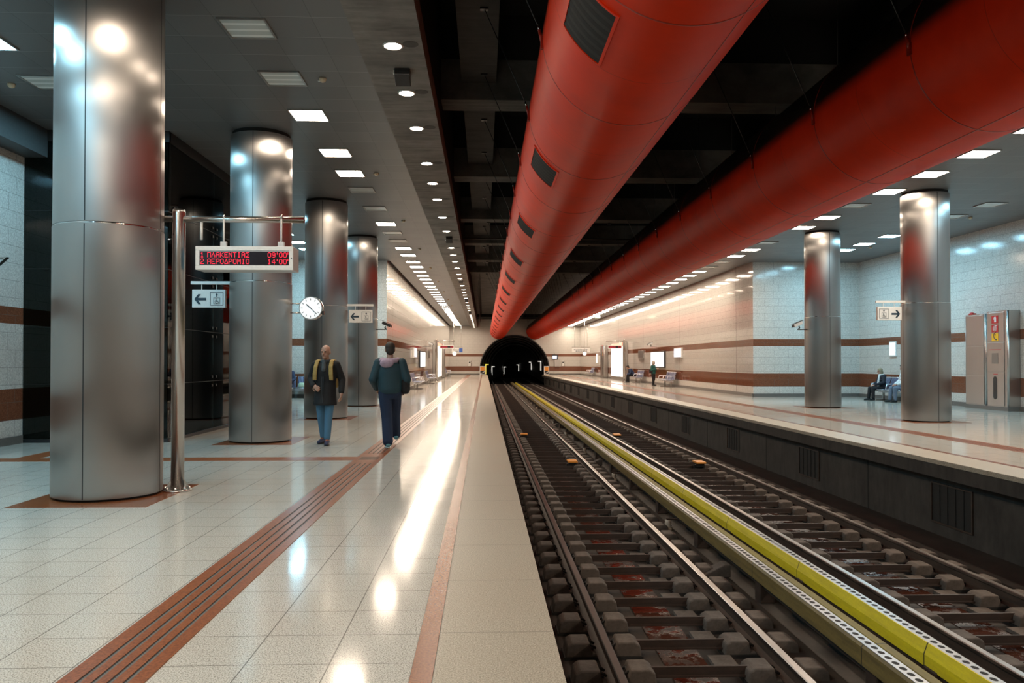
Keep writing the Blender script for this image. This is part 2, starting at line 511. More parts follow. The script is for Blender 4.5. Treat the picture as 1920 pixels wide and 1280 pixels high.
def tag(o, label, cat, group=None, kind=None):
    o['label'] = label; o['category'] = cat
    if group: o['group'] = group
    if kind: o['kind'] = kind
    return o
def thing(name, label, cat, loc=(0, 0, 0), rz=0.0, group=None):
    o = bpy.data.objects.new(name, None); COL.objects.link(o)
    o.empty_display_size = 0.1
    o.location = loc; o.rotation_euler = (0, 0, rz)
    return tag(o, label, cat, group)
def struct(o, label=None):
    o['kind'] = 'structure'
    if label: o['label'] = label
    return o
def dup(root, loc, rz=None, label=None, group=None, skip=()):
    r = root.copy(); COL.objects.link(r); r.location = loc
    if rz is not None: r.rotation_euler = (0, 0, rz)
    if label: r['label'] = label
    if group: r['group'] = group
    for ch in list(root.children):
        if ch.name.split('.')[0] in skip: continue
        c = ch.copy(); COL.objects.link(c); c.parent = r
        for g in list(ch.children):
            d = g.copy(); COL.objects.link(d); d.parent = c
    return r
ONES = 'first second third fourth fifth sixth seventh eighth ninth tenth eleventh twelfth thirteenth fourteenth fifteenth sixteenth seventeenth eighteenth nineteenth'.split()
TENS = {20: 'twent', 30: 'thirt', 40: 'fort', 50: 'fift', 60: 'sixt', 70: 'sevent'}
def ordinal(n):
    if n <= 19: return ONES[n - 1]
    t, u = n // 10 * 10, n % 10
    return TENS[t] + 'ieth' if u == 0 else TENS[t] + 'y-' + ONES[u - 1]

MID = 3.53
def mx(x): return 2 * MID - x
Y0, Y1 = -14.0, 91.0        # back wall and end wall
YC = 32.3                   # the hall narrows here
XL, XR = -8.27, 15.7         # outer walls
PL, PR = -4.0, 11.2         # polished walls
ZC = 5.62
CXL, CXR = -4.1, 10.87

# ---------------------------------------------------------------- setting: floors
for side in ('left', 'right'):
    f = (lambda x: x) if side == 'left' else mx
    def bx(b, x0, x1, y0, y1, z0, z1):
        a, c = sorted((f(x0), f(x1)))
        return b.box(a, c, y0, y1, z0, z1)
    xw = XL if side == 'left' else mx(XR)
    xp = PL if side == 'left' else mx(PR)
    b = MB()
    bx(b, xw, -0.34, Y0, YC, -0.25, 0.0); bx(b, xp, -0.34, YC, Y1, -0.25, 0.0)
    struct(b.build('floor_' + side, 'floor'), 'polished pale granite tile floor of the %s platform' % side)
    b = MB(); bx(b, -0.237, 0.372, Y0, Y1, -0.07, 0.0)
    struct(b.build('trim_1_' + side, 'coping', bevel=0.006), 'speckled stone edge slabs of the %s platform' % side)
    b = MB(); bx(b, -0.34, -0.237, Y0, Y1, -0.25, 0.0)
    struct(b.build('trim_2_' + side, 'brown'), 'brown granite line behind the edge slabs of the %s platform' % side)
    b = MB(); bx(b, -0.237, 0.35, Y0, Y1, -0.27, -0.07); bx(b, 0.335, 0.355, Y0, Y1, -0.105, -0.07)
    struct(b.build('trim_3_' + side, 'fascia'), 'grimy concrete lip under the %s platform edge' % side)
    b = MB(); bx(b, -0.1, 0.11, Y0, Y1, -1.3, -0.25)
    struct(b.build('wall_track_' + side, 'fascia'), 'grimy wall below the %s platform' % side)
    # ribbed guide strip with real grooves
    b = MB()
    ga = [(-1.92, -1.832), (-1.795, -1.752), (-1.715, -1.672), (-1.635, -1.592), (-1.555, -1.525)]
    ga = [(-1.92, -1.835), (-1.812, -1.763), (-1.740, -1.691), (-1.668, -1.619), (-1.596, -1.525)]
    for y0, y1 in ((Y0, 11.25), (12.45, Y1 - 0.4)):
        for a, c in ga: bx(b, a, c, y0, y1, 0.0, 0.005)
        b.mat(1)
        for (a, c), (a2, c2) in zip(ga, ga[1:]): bx(b, c, a2, y0, y1, 0.0, 0.0015)
        b.mat(2)
        for (a, c), (a2, c2) in zip(ga, ga[1:]): bx(b, c, c + .007, y0, y1, 0.0, 0.0022)
        b.mat(0)
    struct(b.build('trim_4_' + side, ['tactile', 'groove', 'dark']), 'brown ribbed guide strip along the %s platform' % side)
    b = MB(); bx(b, -1.92, -1.525, 11.25, 12.45, 0.0, 0.003)
    b.mat(1)
    for k in range(9):
        a = 11.66 + 0.042 * k
        bx(b, -1.86, -1.58, a, a + 0.016, 0.003, 0.0045)
    b.mat(0); bx(b, xw, -1.92, 11.63, 12.03, 0.0, 0.003)
    if side == 'left': b.box(-7.02, -6.66, 12.03, 14.3, 0.0, 0.003)
    struct(b.build('trim_5_' + side, ['tactile', 'groove']), 'brown cross strip in the %s platform floor' % side)

b = MB(); b.box(0.0, 7.06, Y0, Y1 + 45, -1.5, -1.26)
b.box(2.74, 3.0, Y0, Y1 + 6, -1.26, -1.215); b.box(6.2, 6.95, Y0, Y1, -1.26, -1.20)
b.box(0.11, 0.62, Y0, Y1, -1.26, -1.22)
struct(b.build('floor_track', 'bed'), 'dusty brown concrete slab of the track pit')
for i, xc in enumerate((1.80, 5.02)):
    b = MB(); b.box(xc - 0.19, xc + 0.19, Y0, Y1, -1.262, -1.252)
    struct(b.build('trim_%d' % (6 + i), 'puddle'), 'wet brown drain channel down the middle of the %s track' % ('nearer', 'farther')[i])

# ---------------------------------------------------------------- setting: walls
def wall(name, x0, x1, y0, y1, z0, z1, mat, label):
    b = MB(); b.box(x0, x1, y0, y1, z0, z1)
    return struct(b.build(name, mat), label)
wall('wall_left', XL - 0.3, XL, Y0, YC, 0, 7.5, 'wall_y', 'pale granite block wall with brown bands behind the lift')
wall('wall_right', XR, XR + 0.3, Y0, YC, 0, 7.5, 'wall_y', 'pale granite block wall with brown bands behind the steel columns')
wall('wall_left_return', XL - 0.3, PL - 0.01, YC, YC + 0.3, 0, 7.5, 'wall_x', 'blue-lit granite wall facing the columns on the left')
wall('wall_right_return', PR + 0.01, XR + 0.3, YC, YC + 0.3, 0, 7.5, 'wall_x', 'blue-lit granite wall facing the columns on the right')
wall('wall_left_polished', PL - 0.3, PL, YC - 0.001, Y1, 0, 7.5, 'pol_y', 'long polished granite wall along the left platform')
wall('wall_right_polished', PR, PR + 0.3, YC - 0.001, Y1, 0, 7.5, 'pol_y', 'long polished granite wall along the right platform')
wall('wall_back', XL - 0.3, XR + 0.3, Y0 - 0.3, Y0, -1.5, 8.5, 'wall_x', 'granite wall behind the viewer')
# end wall with the arched tunnel mouth
TCX, TCZ, TR = 3.52, 0.55, 4.05
b = MB()
n = 40
arc = [(TCX + TR * cos(pi * i / n), TCZ + TR * sin(pi * i / n)) for i in range(n + 1)]   # right to left
for k, yy in enumerate((Y1, Y1 + 0.5)):
    for (xa, za), (xb, zb) in zip(arc, arc[1:]):
        q = [(xa, yy, za), (xa, yy, 8.5), (xb, yy, 8.5), (xb, yy, zb)]
        b.add(q if k == 0 else q[::-1], [(0, 1, 2, 3)])
for (xa, za), (xb, zb) in zip(arc, arc[1:]):
    b.quad((xa, Y1, za), (xb, Y1, zb), (xb, Y1 + .5, zb), (xa, Y1 + .5, za))
b.box(PL - 0.3, TCX - TR, Y1, Y1 + 0.5, -1.5, 8.5); b.box(TCX + TR, PR + 0.3, Y1, Y1 + 0.5, -1.5, 8.5)
struct(b.build('wall_end', 'end_x'), 'granite end wall with brown bands around the tunnel mouth')
# tunnel lining: narrows as it leaves the station
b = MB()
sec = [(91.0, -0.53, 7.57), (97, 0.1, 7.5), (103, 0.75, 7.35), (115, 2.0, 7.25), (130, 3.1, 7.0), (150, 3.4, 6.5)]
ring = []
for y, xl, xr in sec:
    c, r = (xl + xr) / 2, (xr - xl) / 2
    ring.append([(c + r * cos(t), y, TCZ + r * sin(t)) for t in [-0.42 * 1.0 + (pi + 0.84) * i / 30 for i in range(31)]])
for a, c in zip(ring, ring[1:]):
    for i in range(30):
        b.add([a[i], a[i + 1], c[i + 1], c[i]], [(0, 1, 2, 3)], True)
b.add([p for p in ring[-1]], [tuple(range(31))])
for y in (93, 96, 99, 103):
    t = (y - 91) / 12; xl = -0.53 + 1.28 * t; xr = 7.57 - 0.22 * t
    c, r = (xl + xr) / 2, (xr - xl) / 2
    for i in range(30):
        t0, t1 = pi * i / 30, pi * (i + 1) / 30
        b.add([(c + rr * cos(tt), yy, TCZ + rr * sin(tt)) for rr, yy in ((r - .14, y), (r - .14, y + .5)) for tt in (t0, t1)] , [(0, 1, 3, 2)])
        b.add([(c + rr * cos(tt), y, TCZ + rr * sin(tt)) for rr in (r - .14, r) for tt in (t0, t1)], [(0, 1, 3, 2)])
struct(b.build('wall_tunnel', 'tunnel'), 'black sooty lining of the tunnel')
b = MB()
for i in range(n):
    (xa, za), (xb, zb) = arc[i], arc[i + 1]
    def o(x, z, d): return (TCX + (x - TCX) * d, TCZ + (z - TCZ) * d)
    pts = [(*o(xa, za, .975), Y1 - .05), (*o(xb, zb, .975), Y1 - .05), (*o(xb, zb, 1.005), Y1 - .05), (*o(xa, za, 1.005), Y1 - .05)]
    b.add([(p[0], p[2], p[1]) for p in pts] + [(p[0], Y1 + .02, p[1]) for p in pts], [(0, 1, 2, 3), (0, 1, 5, 4), (3, 2, 6, 7)])
struct(b.build('trim_8', 'black'), 'dark rim of the tunnel mouth')
b = MB()
b.box(XL, XL + .05, Y0, 14.3, 0, .14); b.box(XL, XL + .05, 19.6, YC, 0, .14); b.box(XL, PL, YC - .05, YC, 0, .14); b.box(PL, PL + .05, YC, Y1, 0, .14)
b.box(PL, TCX - TR, Y1 - .05, Y1, 0, .14)
struct(b.build('baseboard_left', 'base'), 'dark grey skirting of the left platform')
b = MB()
b.box(XR - .05, XR, Y0, YC, 0, .14); b.box(PR, XR, YC - .05, YC, 0, .14); b.box(PR - .05, PR, YC, Y1, 0, .14)
b.box(TCX + TR, PR, Y1 - .05, Y1, 0, .14)
struct(b.build('baseboard_right', 'base'), 'dark grey skirting of the right platform')

# ---------------------------------------------------------------- setting: ceilings and roof void
b = MB(); b.box(XL, -1.6, Y0, YC, ZC, ZC + .1); b.box(PL + 0.12, -1.6, YC, Y1, ZC, ZC + .1)
struct(b.build('ceiling_left', 'ceil'), 'grey metal panel ceiling over the left platform')
b = MB(); b.box(mx(-1.6), XR, Y0, YC, ZC, ZC + .1); b.box(mx(-1.6), PR - 0.12, YC, Y1, ZC, ZC + .1)
struct(b.build('ceiling_right', 'ceil'), 'grey metal panel ceiling over the right platform')
ZB, ZR = 6.3, 7.9
for side in ('left', 'right'):
    f = (lambda x: x) if side == 'left' else mx
    x0, x1 = sorted((f(-1.6), f(-0.78)))
    b = MB(); b.box(x0, x1, Y0, Y1, 5.44, 5.78)
    struct(b.build('beam_' + side, 'conc'), 'raw concrete edge beam with downlights on the %s' % side)
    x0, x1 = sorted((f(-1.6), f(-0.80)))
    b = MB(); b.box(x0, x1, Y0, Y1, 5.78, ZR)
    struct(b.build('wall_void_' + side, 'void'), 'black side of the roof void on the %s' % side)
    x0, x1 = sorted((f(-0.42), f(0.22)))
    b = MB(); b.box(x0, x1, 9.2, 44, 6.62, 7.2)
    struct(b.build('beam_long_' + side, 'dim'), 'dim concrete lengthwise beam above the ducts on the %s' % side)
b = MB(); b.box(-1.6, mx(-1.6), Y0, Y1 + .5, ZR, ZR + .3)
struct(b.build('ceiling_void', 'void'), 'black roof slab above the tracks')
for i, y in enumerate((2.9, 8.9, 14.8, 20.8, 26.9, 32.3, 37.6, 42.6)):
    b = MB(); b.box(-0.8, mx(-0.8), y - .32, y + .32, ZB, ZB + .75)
    b.mat(1).box(-0.8, mx(-0.8), y - .30, y + .30, ZB + .75, ZR)  # upper part of the beam takes the void's shade colour
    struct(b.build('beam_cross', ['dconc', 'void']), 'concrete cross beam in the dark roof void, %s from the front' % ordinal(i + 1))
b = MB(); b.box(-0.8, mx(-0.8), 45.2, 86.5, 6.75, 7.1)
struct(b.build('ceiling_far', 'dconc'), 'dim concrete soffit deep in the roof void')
b = MB(); b.box(-0.8, mx(-0.8), 86.5, 90.9, 6.45, ZR)  # black block added to stand for the shade in the gap
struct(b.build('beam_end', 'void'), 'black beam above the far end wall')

b = MB(); b.box(XL, XL + .42, Y0, 14.34, 5.12, ZC)
struct(b.build('trim_12', 'gapgrey'), 'dark boxed cornice at the top of the left outer wall')
b = MB()
for xc in (1.80, 5.02):
    k = 0
    while 5.0 + .64 * k < 91:
        y = 5.0 + .64 * k; k += 1
        b.box(xc + .23, xc + .44, y - .19, y + .19, -1.26, -1.225)
struct(b.build('trim_13', 'sleeper'), 'low concrete pads beside the drains')

# ---------------------------------------------------------------- ceiling lights
def panel(name, label, lens, group):
    t = thing(name, label, 'ceiling light', (0, 0, 0), 0, group)
    w = 0.295
    b = MB()
    for x0, x1, y0, y1 in ((-w, w, -w, -w + .025), (-w, w, w - .025, w), (-w, -w + .025, -w + .025, w - .025), (w - .025, w, -w + .025, w - .025)):
        b.box(x0, x1, y0, y1, -.022, 0.0)
    b.build('frame', 'steel2', t)
    b = MB(); b.quad((-.27, -.27, -.010), (-.27, .27, -.010), (.27, .27, -.010), (.27, -.27, -.010))
    b.build('diffuser', lens, t)
    return t
YLs = [9.86, 11.59, 13.30, 15.66, 17.37, 19.05, 21.35, 23.70, 25.36, 27.0, 28.8, 30.6]
y = 32.6
while y < 90.3:
    YLs.append(y); y += 1.75
back = [8.0, 6.25, 4.0, 2.25, 0.5, -1.8, -3.5, -5.3, -7.6, -9.4, -11.2]
OFFL = {9.86, 11.59, 19.05, 21.35, 25.36, 27.0}
proto = {}
def put_panel(x, y, lens, label, group):
    z = ZC - 0.0005
    if lens not in proto:
        t = panel('ceiling_light', label, lens, group); t.location = (x, y, z); proto[lens] = t
    else:
        dup(proto[lens], (x, y, z), None, label, group)
for i, y in enumerate(YLs):
    on = y not in OFFL
    put_panel(-2.96, y, 'lens_w' if on else 'lens_off', '%s warm square ceiling light, %s in the row over the left platform' % ('lit' if on else 'unlit', ordinal(i + 1)), 'warm ceiling lights over the left platform')
for y in back:
    if y not in (8.0, 2.25): put_panel(-2.96, y, 'lens_w', 'lit square ceiling light over the left platform, behind the viewer', 'ceiling lights behind the viewer')
YRs = [15.3, 17.0, 18.75, 20.5, 22.2, 23.9, 27.0, 28.7, 30.4, 32.3, 34.0, 35.7]
y = 37.4
while y < 90.3:
    YRs.append(y); y += 1.75
OFFR = {20.5, 27.0, 32.3, 34.0}
for i, y in enumerate(YRs):
    on = y not in OFFR
    put_panel(9.88, y, 'lens_w' if on else 'lens_off', '%s square ceiling light, %s in the row over the right platform edge' % ('lit' if on else 'unlit', ordinal(i + 1)), 'warm ceiling lights over the right platform')
for y in [13.6, 11.8, 10.0] + back:
    put_panel(9.88, y, 'lens_w', 'lit square ceiling light over the right platform, outside the picture', 'right ceiling lights outside the picture')
for i, (y, on) in enumerate([(10.35, 1), (11.86, 0), (13.5, 1), (22.2, 1), (25.6, 1), (27.4, 1), (29.1, 1), (30.8, 1)]):
    put_panel(-6.5, y, 'lens_c' if on else 'lens_off', '%s bluish ceiling light, %s in the row beside the left outer wall' % ('lit' if on else 'unlit', ordinal(i + 1)), 'cool ceiling lights on the left')
for y in (8.3, 6.5, 4.2, 2.5, 0.8, -1.5, -3.2, -6, -9):
    put_panel(-6.5, y, 'lens_c', 'lit bluish ceiling light left of the viewer, outside the picture', 'cool left lights outside the picture')
for i, (y, on) in enumerate([(20.25, 0), (21.95, 0), (23.7, 1), (25.4, 1), (27.17, 1), (28.65, 1), (30.5, 1)]):
    put_panel(13.4, y, 'lens_c' if on else 'lens_off', '%s bluish ceiling light, %s in the row above the steel cabinet wall' % ('lit' if on else 'unlit', ordinal(i + 1)), 'cool ceiling lights on the right')
for y in (18.2, 16.4, 14.0, 10, 6, 2, -3, -8):
    put_panel(13.4, y, 'lens_c', 'lit bluish ceiling light on the far right, outside the picture', 'cool right lights outside the picture')
# downlights in the concrete beams
YDs = [9.90, 11.64, 13.39, 15.76, 17.50, 19.26, 21.62, 23.91, 25.68, 27.4, 29.2, 31.1, 33.3, 35.6]
y = 37.35; k = 0
while y < 90.4:
    YDs.append(y); k += 1; y += 1.75 if k % 3 else 2.3
dl = None
def put_down(x, y, label, group):
    global dl
    if dl is None:
        dl = thing('downlight', label, 'downlight', (x, y, 5.4395), 0, group)
        MB().lathe([(.105, 0), (.128, 0), (.132, -.006), (.118, -.016), (.105, -.012), (.105, 0)], 32).build('trim_ring', 'white', dl)
        b = MB(); b.add([(.106 * cos(2 * pi * i / 24), .106 * sin(2 * pi * i / 24), -.006) for i in range(24)], [tuple(range(23, -1, -1))])
        b.build('lens', 'lens_d', dl)
    else: dup(dl, (x, y, 5.4395), None, label, group)
for i, y in enumerate(YDs):
    put_down(-1.155, y, 'lit round downlight in the left concrete edge beam, %s from the front' % ordinal(i + 1), 'downlights in the left edge beam')
    put_down(mx(-1.155), y, 'lit round downlight in the right concrete edge beam, %s from the front' % ordinal(i + 1), 'downlights in the right edge beam')
for y in (8.15, 5.8, 4.05, 2.3, 0, -1.8, -3.5, -6, -8, -10):
    for x, sd in ((-1.155, 'left'), (mx(-1.155), 'right')):
        put_down(x, y, 'lit round downlight in the %s edge beam, overhead of the viewer' % sd, 'downlights over the viewer on the ' + sd)
b = MB()
for y in YDs[:22]:
    b.cyl((-.93, y - .05, 5.437), (-.93, y - .05, 5.4395), .10, n=24)
struct(b.build('trim_15', 'dconc'), 'dark round patches in the concrete beside the downlights')
# loudspeakers and smoke detectors
sp = None
for i, y in enumerate((10.75, 25.0, 37.6, 49.5, 62.0)):
    lab = 'black wedge loudspeaker under the concrete edge beam, %s from the front' % ordinal(i + 1)
    if sp is None:
        sp = thing('loudspeaker', lab, 'loudspeaker', (-1.12, y, 5.44), 0, 'loudspeakers under the left edge beam')
        MB().prism([(-.10, 0), (.12, 0), (.12, -.14), (.06, -.20), (-.10, -.09)], -.105, .105, 'x').build('cabinet', 'black', sp, bevel=.008)
        MB().box(-.09, .09, -.106, -.1005, -.08, -.01).build('grille', 'dark', sp)
        MB().box(-.13, -.105, -.02, .02, -.05, 0).build('bracket', 'white', sp)
    else: dup(sp, (-1.12, y, 5.44), None, lab)
sd = None
k = 0
for x, ys, where in ((-2.38, [11.58 + 5.78 * i for i in range(13)], 'beside the warm lights on the left'), (-7.1, [11.98], 'beside the left outer wall'), (14.0, [22.06, 27.9], 'above the steel cabinet wall')):
    for i, y in enumerate(ys):
        lab = 'cream smoke detector %s, %s from the front' % (where, ordinal(i + 1))
        if sd is None:
            sd = thing('smoke_detector', lab, 'smoke detector', (x, y, ZC), 0, 'smoke detectors')
            MB().lathe([(0, 0), (.055, 0), (.055, -.02), (.045, -.045), (.02, -.06), (0, -.06)], 20).build('body', flat('cream_plastic', (0.62, 0.52, 0.36), 0.4), sd)
            MB().box(-.09, -.02, .09, .12, -.012, 0).build('label_plate', 'white', sd)
        else: dup(sd, (x, y, ZC), None, lab)

# ---------------------------------------------------------------- steel columns
def column(label):
    t = thing('steel_column', label, 'column', (0, 0, 0), 0, 'brushed steel columns')
    r = 0.55
    MB().lathe([(r - .05, 0), (r - .05, .035)], 48).build('base_gap', 'dark', t)
    MB().lathe([(r - .06, .03), (r, .03)], 96).lathe([(r, .03), (r, 2.875)], 96).lathe([(r, 2.875), (r - .012, 2.88)], 96).build('lower_cladding', 'steel', t)
    MB().lathe([(r - .016, 2.87), (r - .016, 2.90)], 64).build('seam_ring', 'chrome', t)
    MB().lathe([(r - .014, 2.89), (r - .006, 2.895)], 96).lathe([(r - .006, 2.895), (r - .006, 5.55)], 96).lathe([(r - .006, 5.55), (r - .05, 5.56)], 96).build('upper_cladding', 'steel', t)
    MB().lathe([(r - .04, 5.55), (r - .04, ZC)], 48).build('top_gap', 'dark', t)
    for a in (-pi / 2, 0, pi / 2, pi):
        b = MB()
        R = Matrix.Rotation(a, 3, 'Z')
        b.rbox(R @ Vector((r - .002, 0, 1.45)), (.006, .012, 2.83), R); b.rbox(R @ Vector((r - .008, 0, 4.22)), (.006, .012, 2.64), R)
        b.build('vertical_seam', 'black', t)
    return t
c0 = None
WCH = {8.72: 'nearest and largest brushed steel column, beside the hanging train display post', 14.55: 'brushed steel column behind the train display, with the clock on its side',
       20.5: 'brushed steel column behind the bald walking person in the black coat', 26.25: 'rearmost brushed steel column on the left platform, behind the person in teal'}
for y, lab in WCH.items():
    if c0 is None: c0 = column(lab); c0.location = (CXL, y, 0)
    else: dup(c0, (CXL, y, 0), None, lab)
dup(c0, (CXR, 18.95, 0), None, 'larger brushed steel column on the right platform, left of the steel cabinets')
dup(c0, (CXR, 24.83, 0), None, 'slimmer looking brushed steel column on the right platform with a camera arm')
dup(c0, (CXL, 2.9, 0), None, 'brushed steel column left of the viewer, outside the picture')
dup(c0, (CXR, 13.1, 0), None, 'brushed steel column on the right platform, outside the picture')
b = MB()
for y in (2.9, 8.66, 14.55, 20.5, 26.25):
    b.box(CXL + .05 - .69, CXL + .05 + .69, y - .725, y + .725, 0, .004)
struct(b.build('trim_9', 'brown'), 'brown granite squares under the left columns')
b = MB()
for y in (13.1, 18.95, 24.83):
    b.box(CXR - .69, CXR + .69, y - .725, y + .725, 0, .004)
struct(b.build('trim_10', 'brown'), 'brown granite squares under the right columns')

# ---------------------------------------------------------------- the two big ducts
def duct(name, label, cx, cz, r, grilles, hang_side):
    t = thing(name, label, 'duct', (cx, 0, cz))
    n = 96
    b = MB()
    ys = [2.0, 90.95]
    vs = []
    for y in ys:
        for i in range(n):
            a = 2 * pi * i / n
            vs.append((r * cos(a), y, r * sin(a)))
    b.add(vs, [(i, (i + 1) % n, n + (i + 1) % n, n + i) for i in range(n)], True)
    b.add([(r * cos(2 * pi * i / n), 90.8, r * sin(2 * pi * i / n)) for i in range(n)], [tuple(range(n))])
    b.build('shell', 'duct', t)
    for k in range(-1, 33):
        y = 6.15 + 2.63 * k
        if y > 90: break
        b = MB()
        for rr, ya, yb in ((r + .004, y - .012, y + .012),):
            vs = [(q * cos(2 * pi * i / n), yy, q * sin(2 * pi * i / n)) for q, yy in ((r, ya), (rr, ya + .004), (rr, yb - .004), (r, yb)) for i in range(n)]
            b.add(vs, [(j * n + i, j * n + (i + 1) % n, (j + 1) * n + (i + 1) % n, (j + 1) * n + i) for j in range(3) for i in range(n)], True)
        b.build('seam_ring', 'ductrim', t)
    b = MB(); b.box(-.006, .006, 2, 90.8, -r - .004, -r + .01)
    b.build('bottom_seam', 'ductrim', t, rot=(0, radians(-28 if grilles else 12), 0))
    if grilles:
        for k in range(17):
            y0 = 6.37 + 5.26 * k
            if y0 > 89: break
            a0, a1 = radians(180 + 27), radians(180 + 56)
            y1 = y0 + 1.02
            def pt(a, y, q): return (q * cos(a), y, q * sin(a))
            b = MB()
            m_ = 8
            for (aa, ab, ya, yb) in ((a0 - .03, a1 + .03, y0 - .03, y0), (a0 - .03, a1 + .03, y1, y1 + .03), (a0 - .03, a0, y0, y1), (a1, a1 + .03, y0, y1)):
                for j in range(m_):
                    u0, u1 = aa + (ab - aa) * j / m_, aa + (ab - aa) * (j + 1) / m_
                    vs = [pt(u, yy, q) for q in (r - .01, r + .014) for u, yy in ((u0, ya), (u1, ya), (u1, yb), (u0, yb))]
                    b.add(vs, [(0, 1, 2, 3), (7, 6, 5, 4), (0, 4, 5, 1), (1, 5, 6, 2), (2, 6, 7, 3), (3, 7, 4, 0)])
            g = b.build('air_grille', 'duct', t)
            b = MB()
            for j in range(m_):
                u0, u1 = a0 + (a1 - a0) * j / m_, a0 + (a1 - a0) * (j + 1) / m_
                b.quad(pt(u0, y0, r + .003), pt(u1, y0, r + .003), pt(u1, y1, r + .003), pt(u0, y1, r + .003))
            b.build('dark_opening', 'dark', g)
            b = MB()
            for j in range(7):
                yy = y0 + .07 + j * (y1 - y0 - .14) / 6
                for q in range(m_):
                    u0, u1 = a0 + (a1 - a0) * q / m_, a0 + (a1 - a0) * (q + 1) / m_
                    b.add([pt(u0, yy - .02, r + .004), pt(u1, yy - .02, r + .004), pt(u1, yy + .035, r + .013), pt(u0, yy + .035, r + .013)], [(0, 1, 2, 3)])
            b.build('louvre_blades', 'dark', g)
    return t
D1 = (1.63, 1.44 + 3.65, 0.972)
D2 = (5.87, 1.44 + 3.64, 0.990)
duct('air_duct', 'long orange red round duct with dark air grilles hanging above the near track', *D1, True, -1)
duct('air_duct', 'long orange red round duct without grilles hanging above the far track', *D2, False, -1)
# suspension cables and rods
cb = None
for di, (D, nm) in enumerate(((D1, 'grilled duct'), (D2, 'plain duct'))):
    for k in range(0, 15):
        y = 6.15 + 2.63 * k
        for sgn, sd_ in ((-1, 'left'), (1, 'right')):
            x0, z0 = D[0] + sgn * (D[2] + .005), D[1]
            lab = 'thin cable on the %s side of the %s, %s from the front' % (sd_, nm, ordinal(k + 1))
            t = thing('suspension_cable', lab, 'cable', (x0, y, z0), 0, 'cables of the ' + nm)
            zt = 6.62 if sgn * (1 if di else -1) > 0 and 9.2 < y < 44 else 6.9
            zt = 6.29 if min(abs(y - q) for q in (8.9, 14.8, 20.8, 26.9, 32.3, 37.6, 42.6)) < .40 else zt
            dz = zt - z0
            key = 'cab%d%d%.2f' % (di, sgn, dz)
            if key in M:
                for o_ in M[key]:
                    c = o_.copy(); COL.objects.link(c); c.parent = t
            else:
                dx = sgn * .43 * dz
                o1 = MB().cyl((sgn * .03, 0, .1), (dx, 0, dz), .007, n=6).build('wire', 'black', t)
                b = MB(); b.cyl((0, 0, -.06), (sgn * .035, 0, .10), .018, n=8); b.box(-.02, .02, -.03, .03, -.12, .02)
                o2 = b.build('bracket', 'ductrim', t)
                b = MB(); b.cyl((sgn * .03, 0, .08), (sgn * .055, 0, .16), .012, n=8)
                o3 = b.build('turnbuckle', 'chrome', t)
                b = MB(); b.box(dx - .06, dx + .06, -.04, .04, dz - .03, dz + .01)
                o4 = b.build('anchor', 'black', t)
                M[key] = [o1, o2, o3, o4]
    for k in range(0, 15):
        y = 6.15 + 2.63 * k + .6
        t = thing('hanger_rod', 'thin vertical rod above the %s, %s from the front' % (nm, ordinal(k + 1)), 'rod', (D[0] - .35, y, D[1]), 0, 'rods of the ' + nm)
        key = 'rod%d' % di
        if key in M:
            c = M[key].copy(); COL.objects.link(c); c.parent = t
        else:
            M[key] = MB().cyl((0, 0, .9), (0, 0, ZR - D[1]), .006, n=6).build('rod', 'black', t)
# far tangle of droppers under the deep soffit
for i in range(24):
    y = 46.5 + 1.6 * i
    for j, x in enumerate((-0.25, 3.1, 3.75, 4.4)):
        t = MB().cyl((0, 0, 0), (.25 if j % 2 else -.2, 0, -1.15), .010, n=5).build('dropper_wire', 'black', loc=(x, y, 6.75))
        tag(t, 'thin dropper wire hanging from the dim soffit deep in the roof void', 'wire', 'dropper wires under the deep soffit')
b = MB(); b.cyl((-0.8, 29.2, 6.05), (mx(-0.8), 29.2, 6.05), .03, n=10)
tag(b.build('service_pipe', 'rust'), 'thin service pipe crossing the roof void above the ducts', 'pipe')

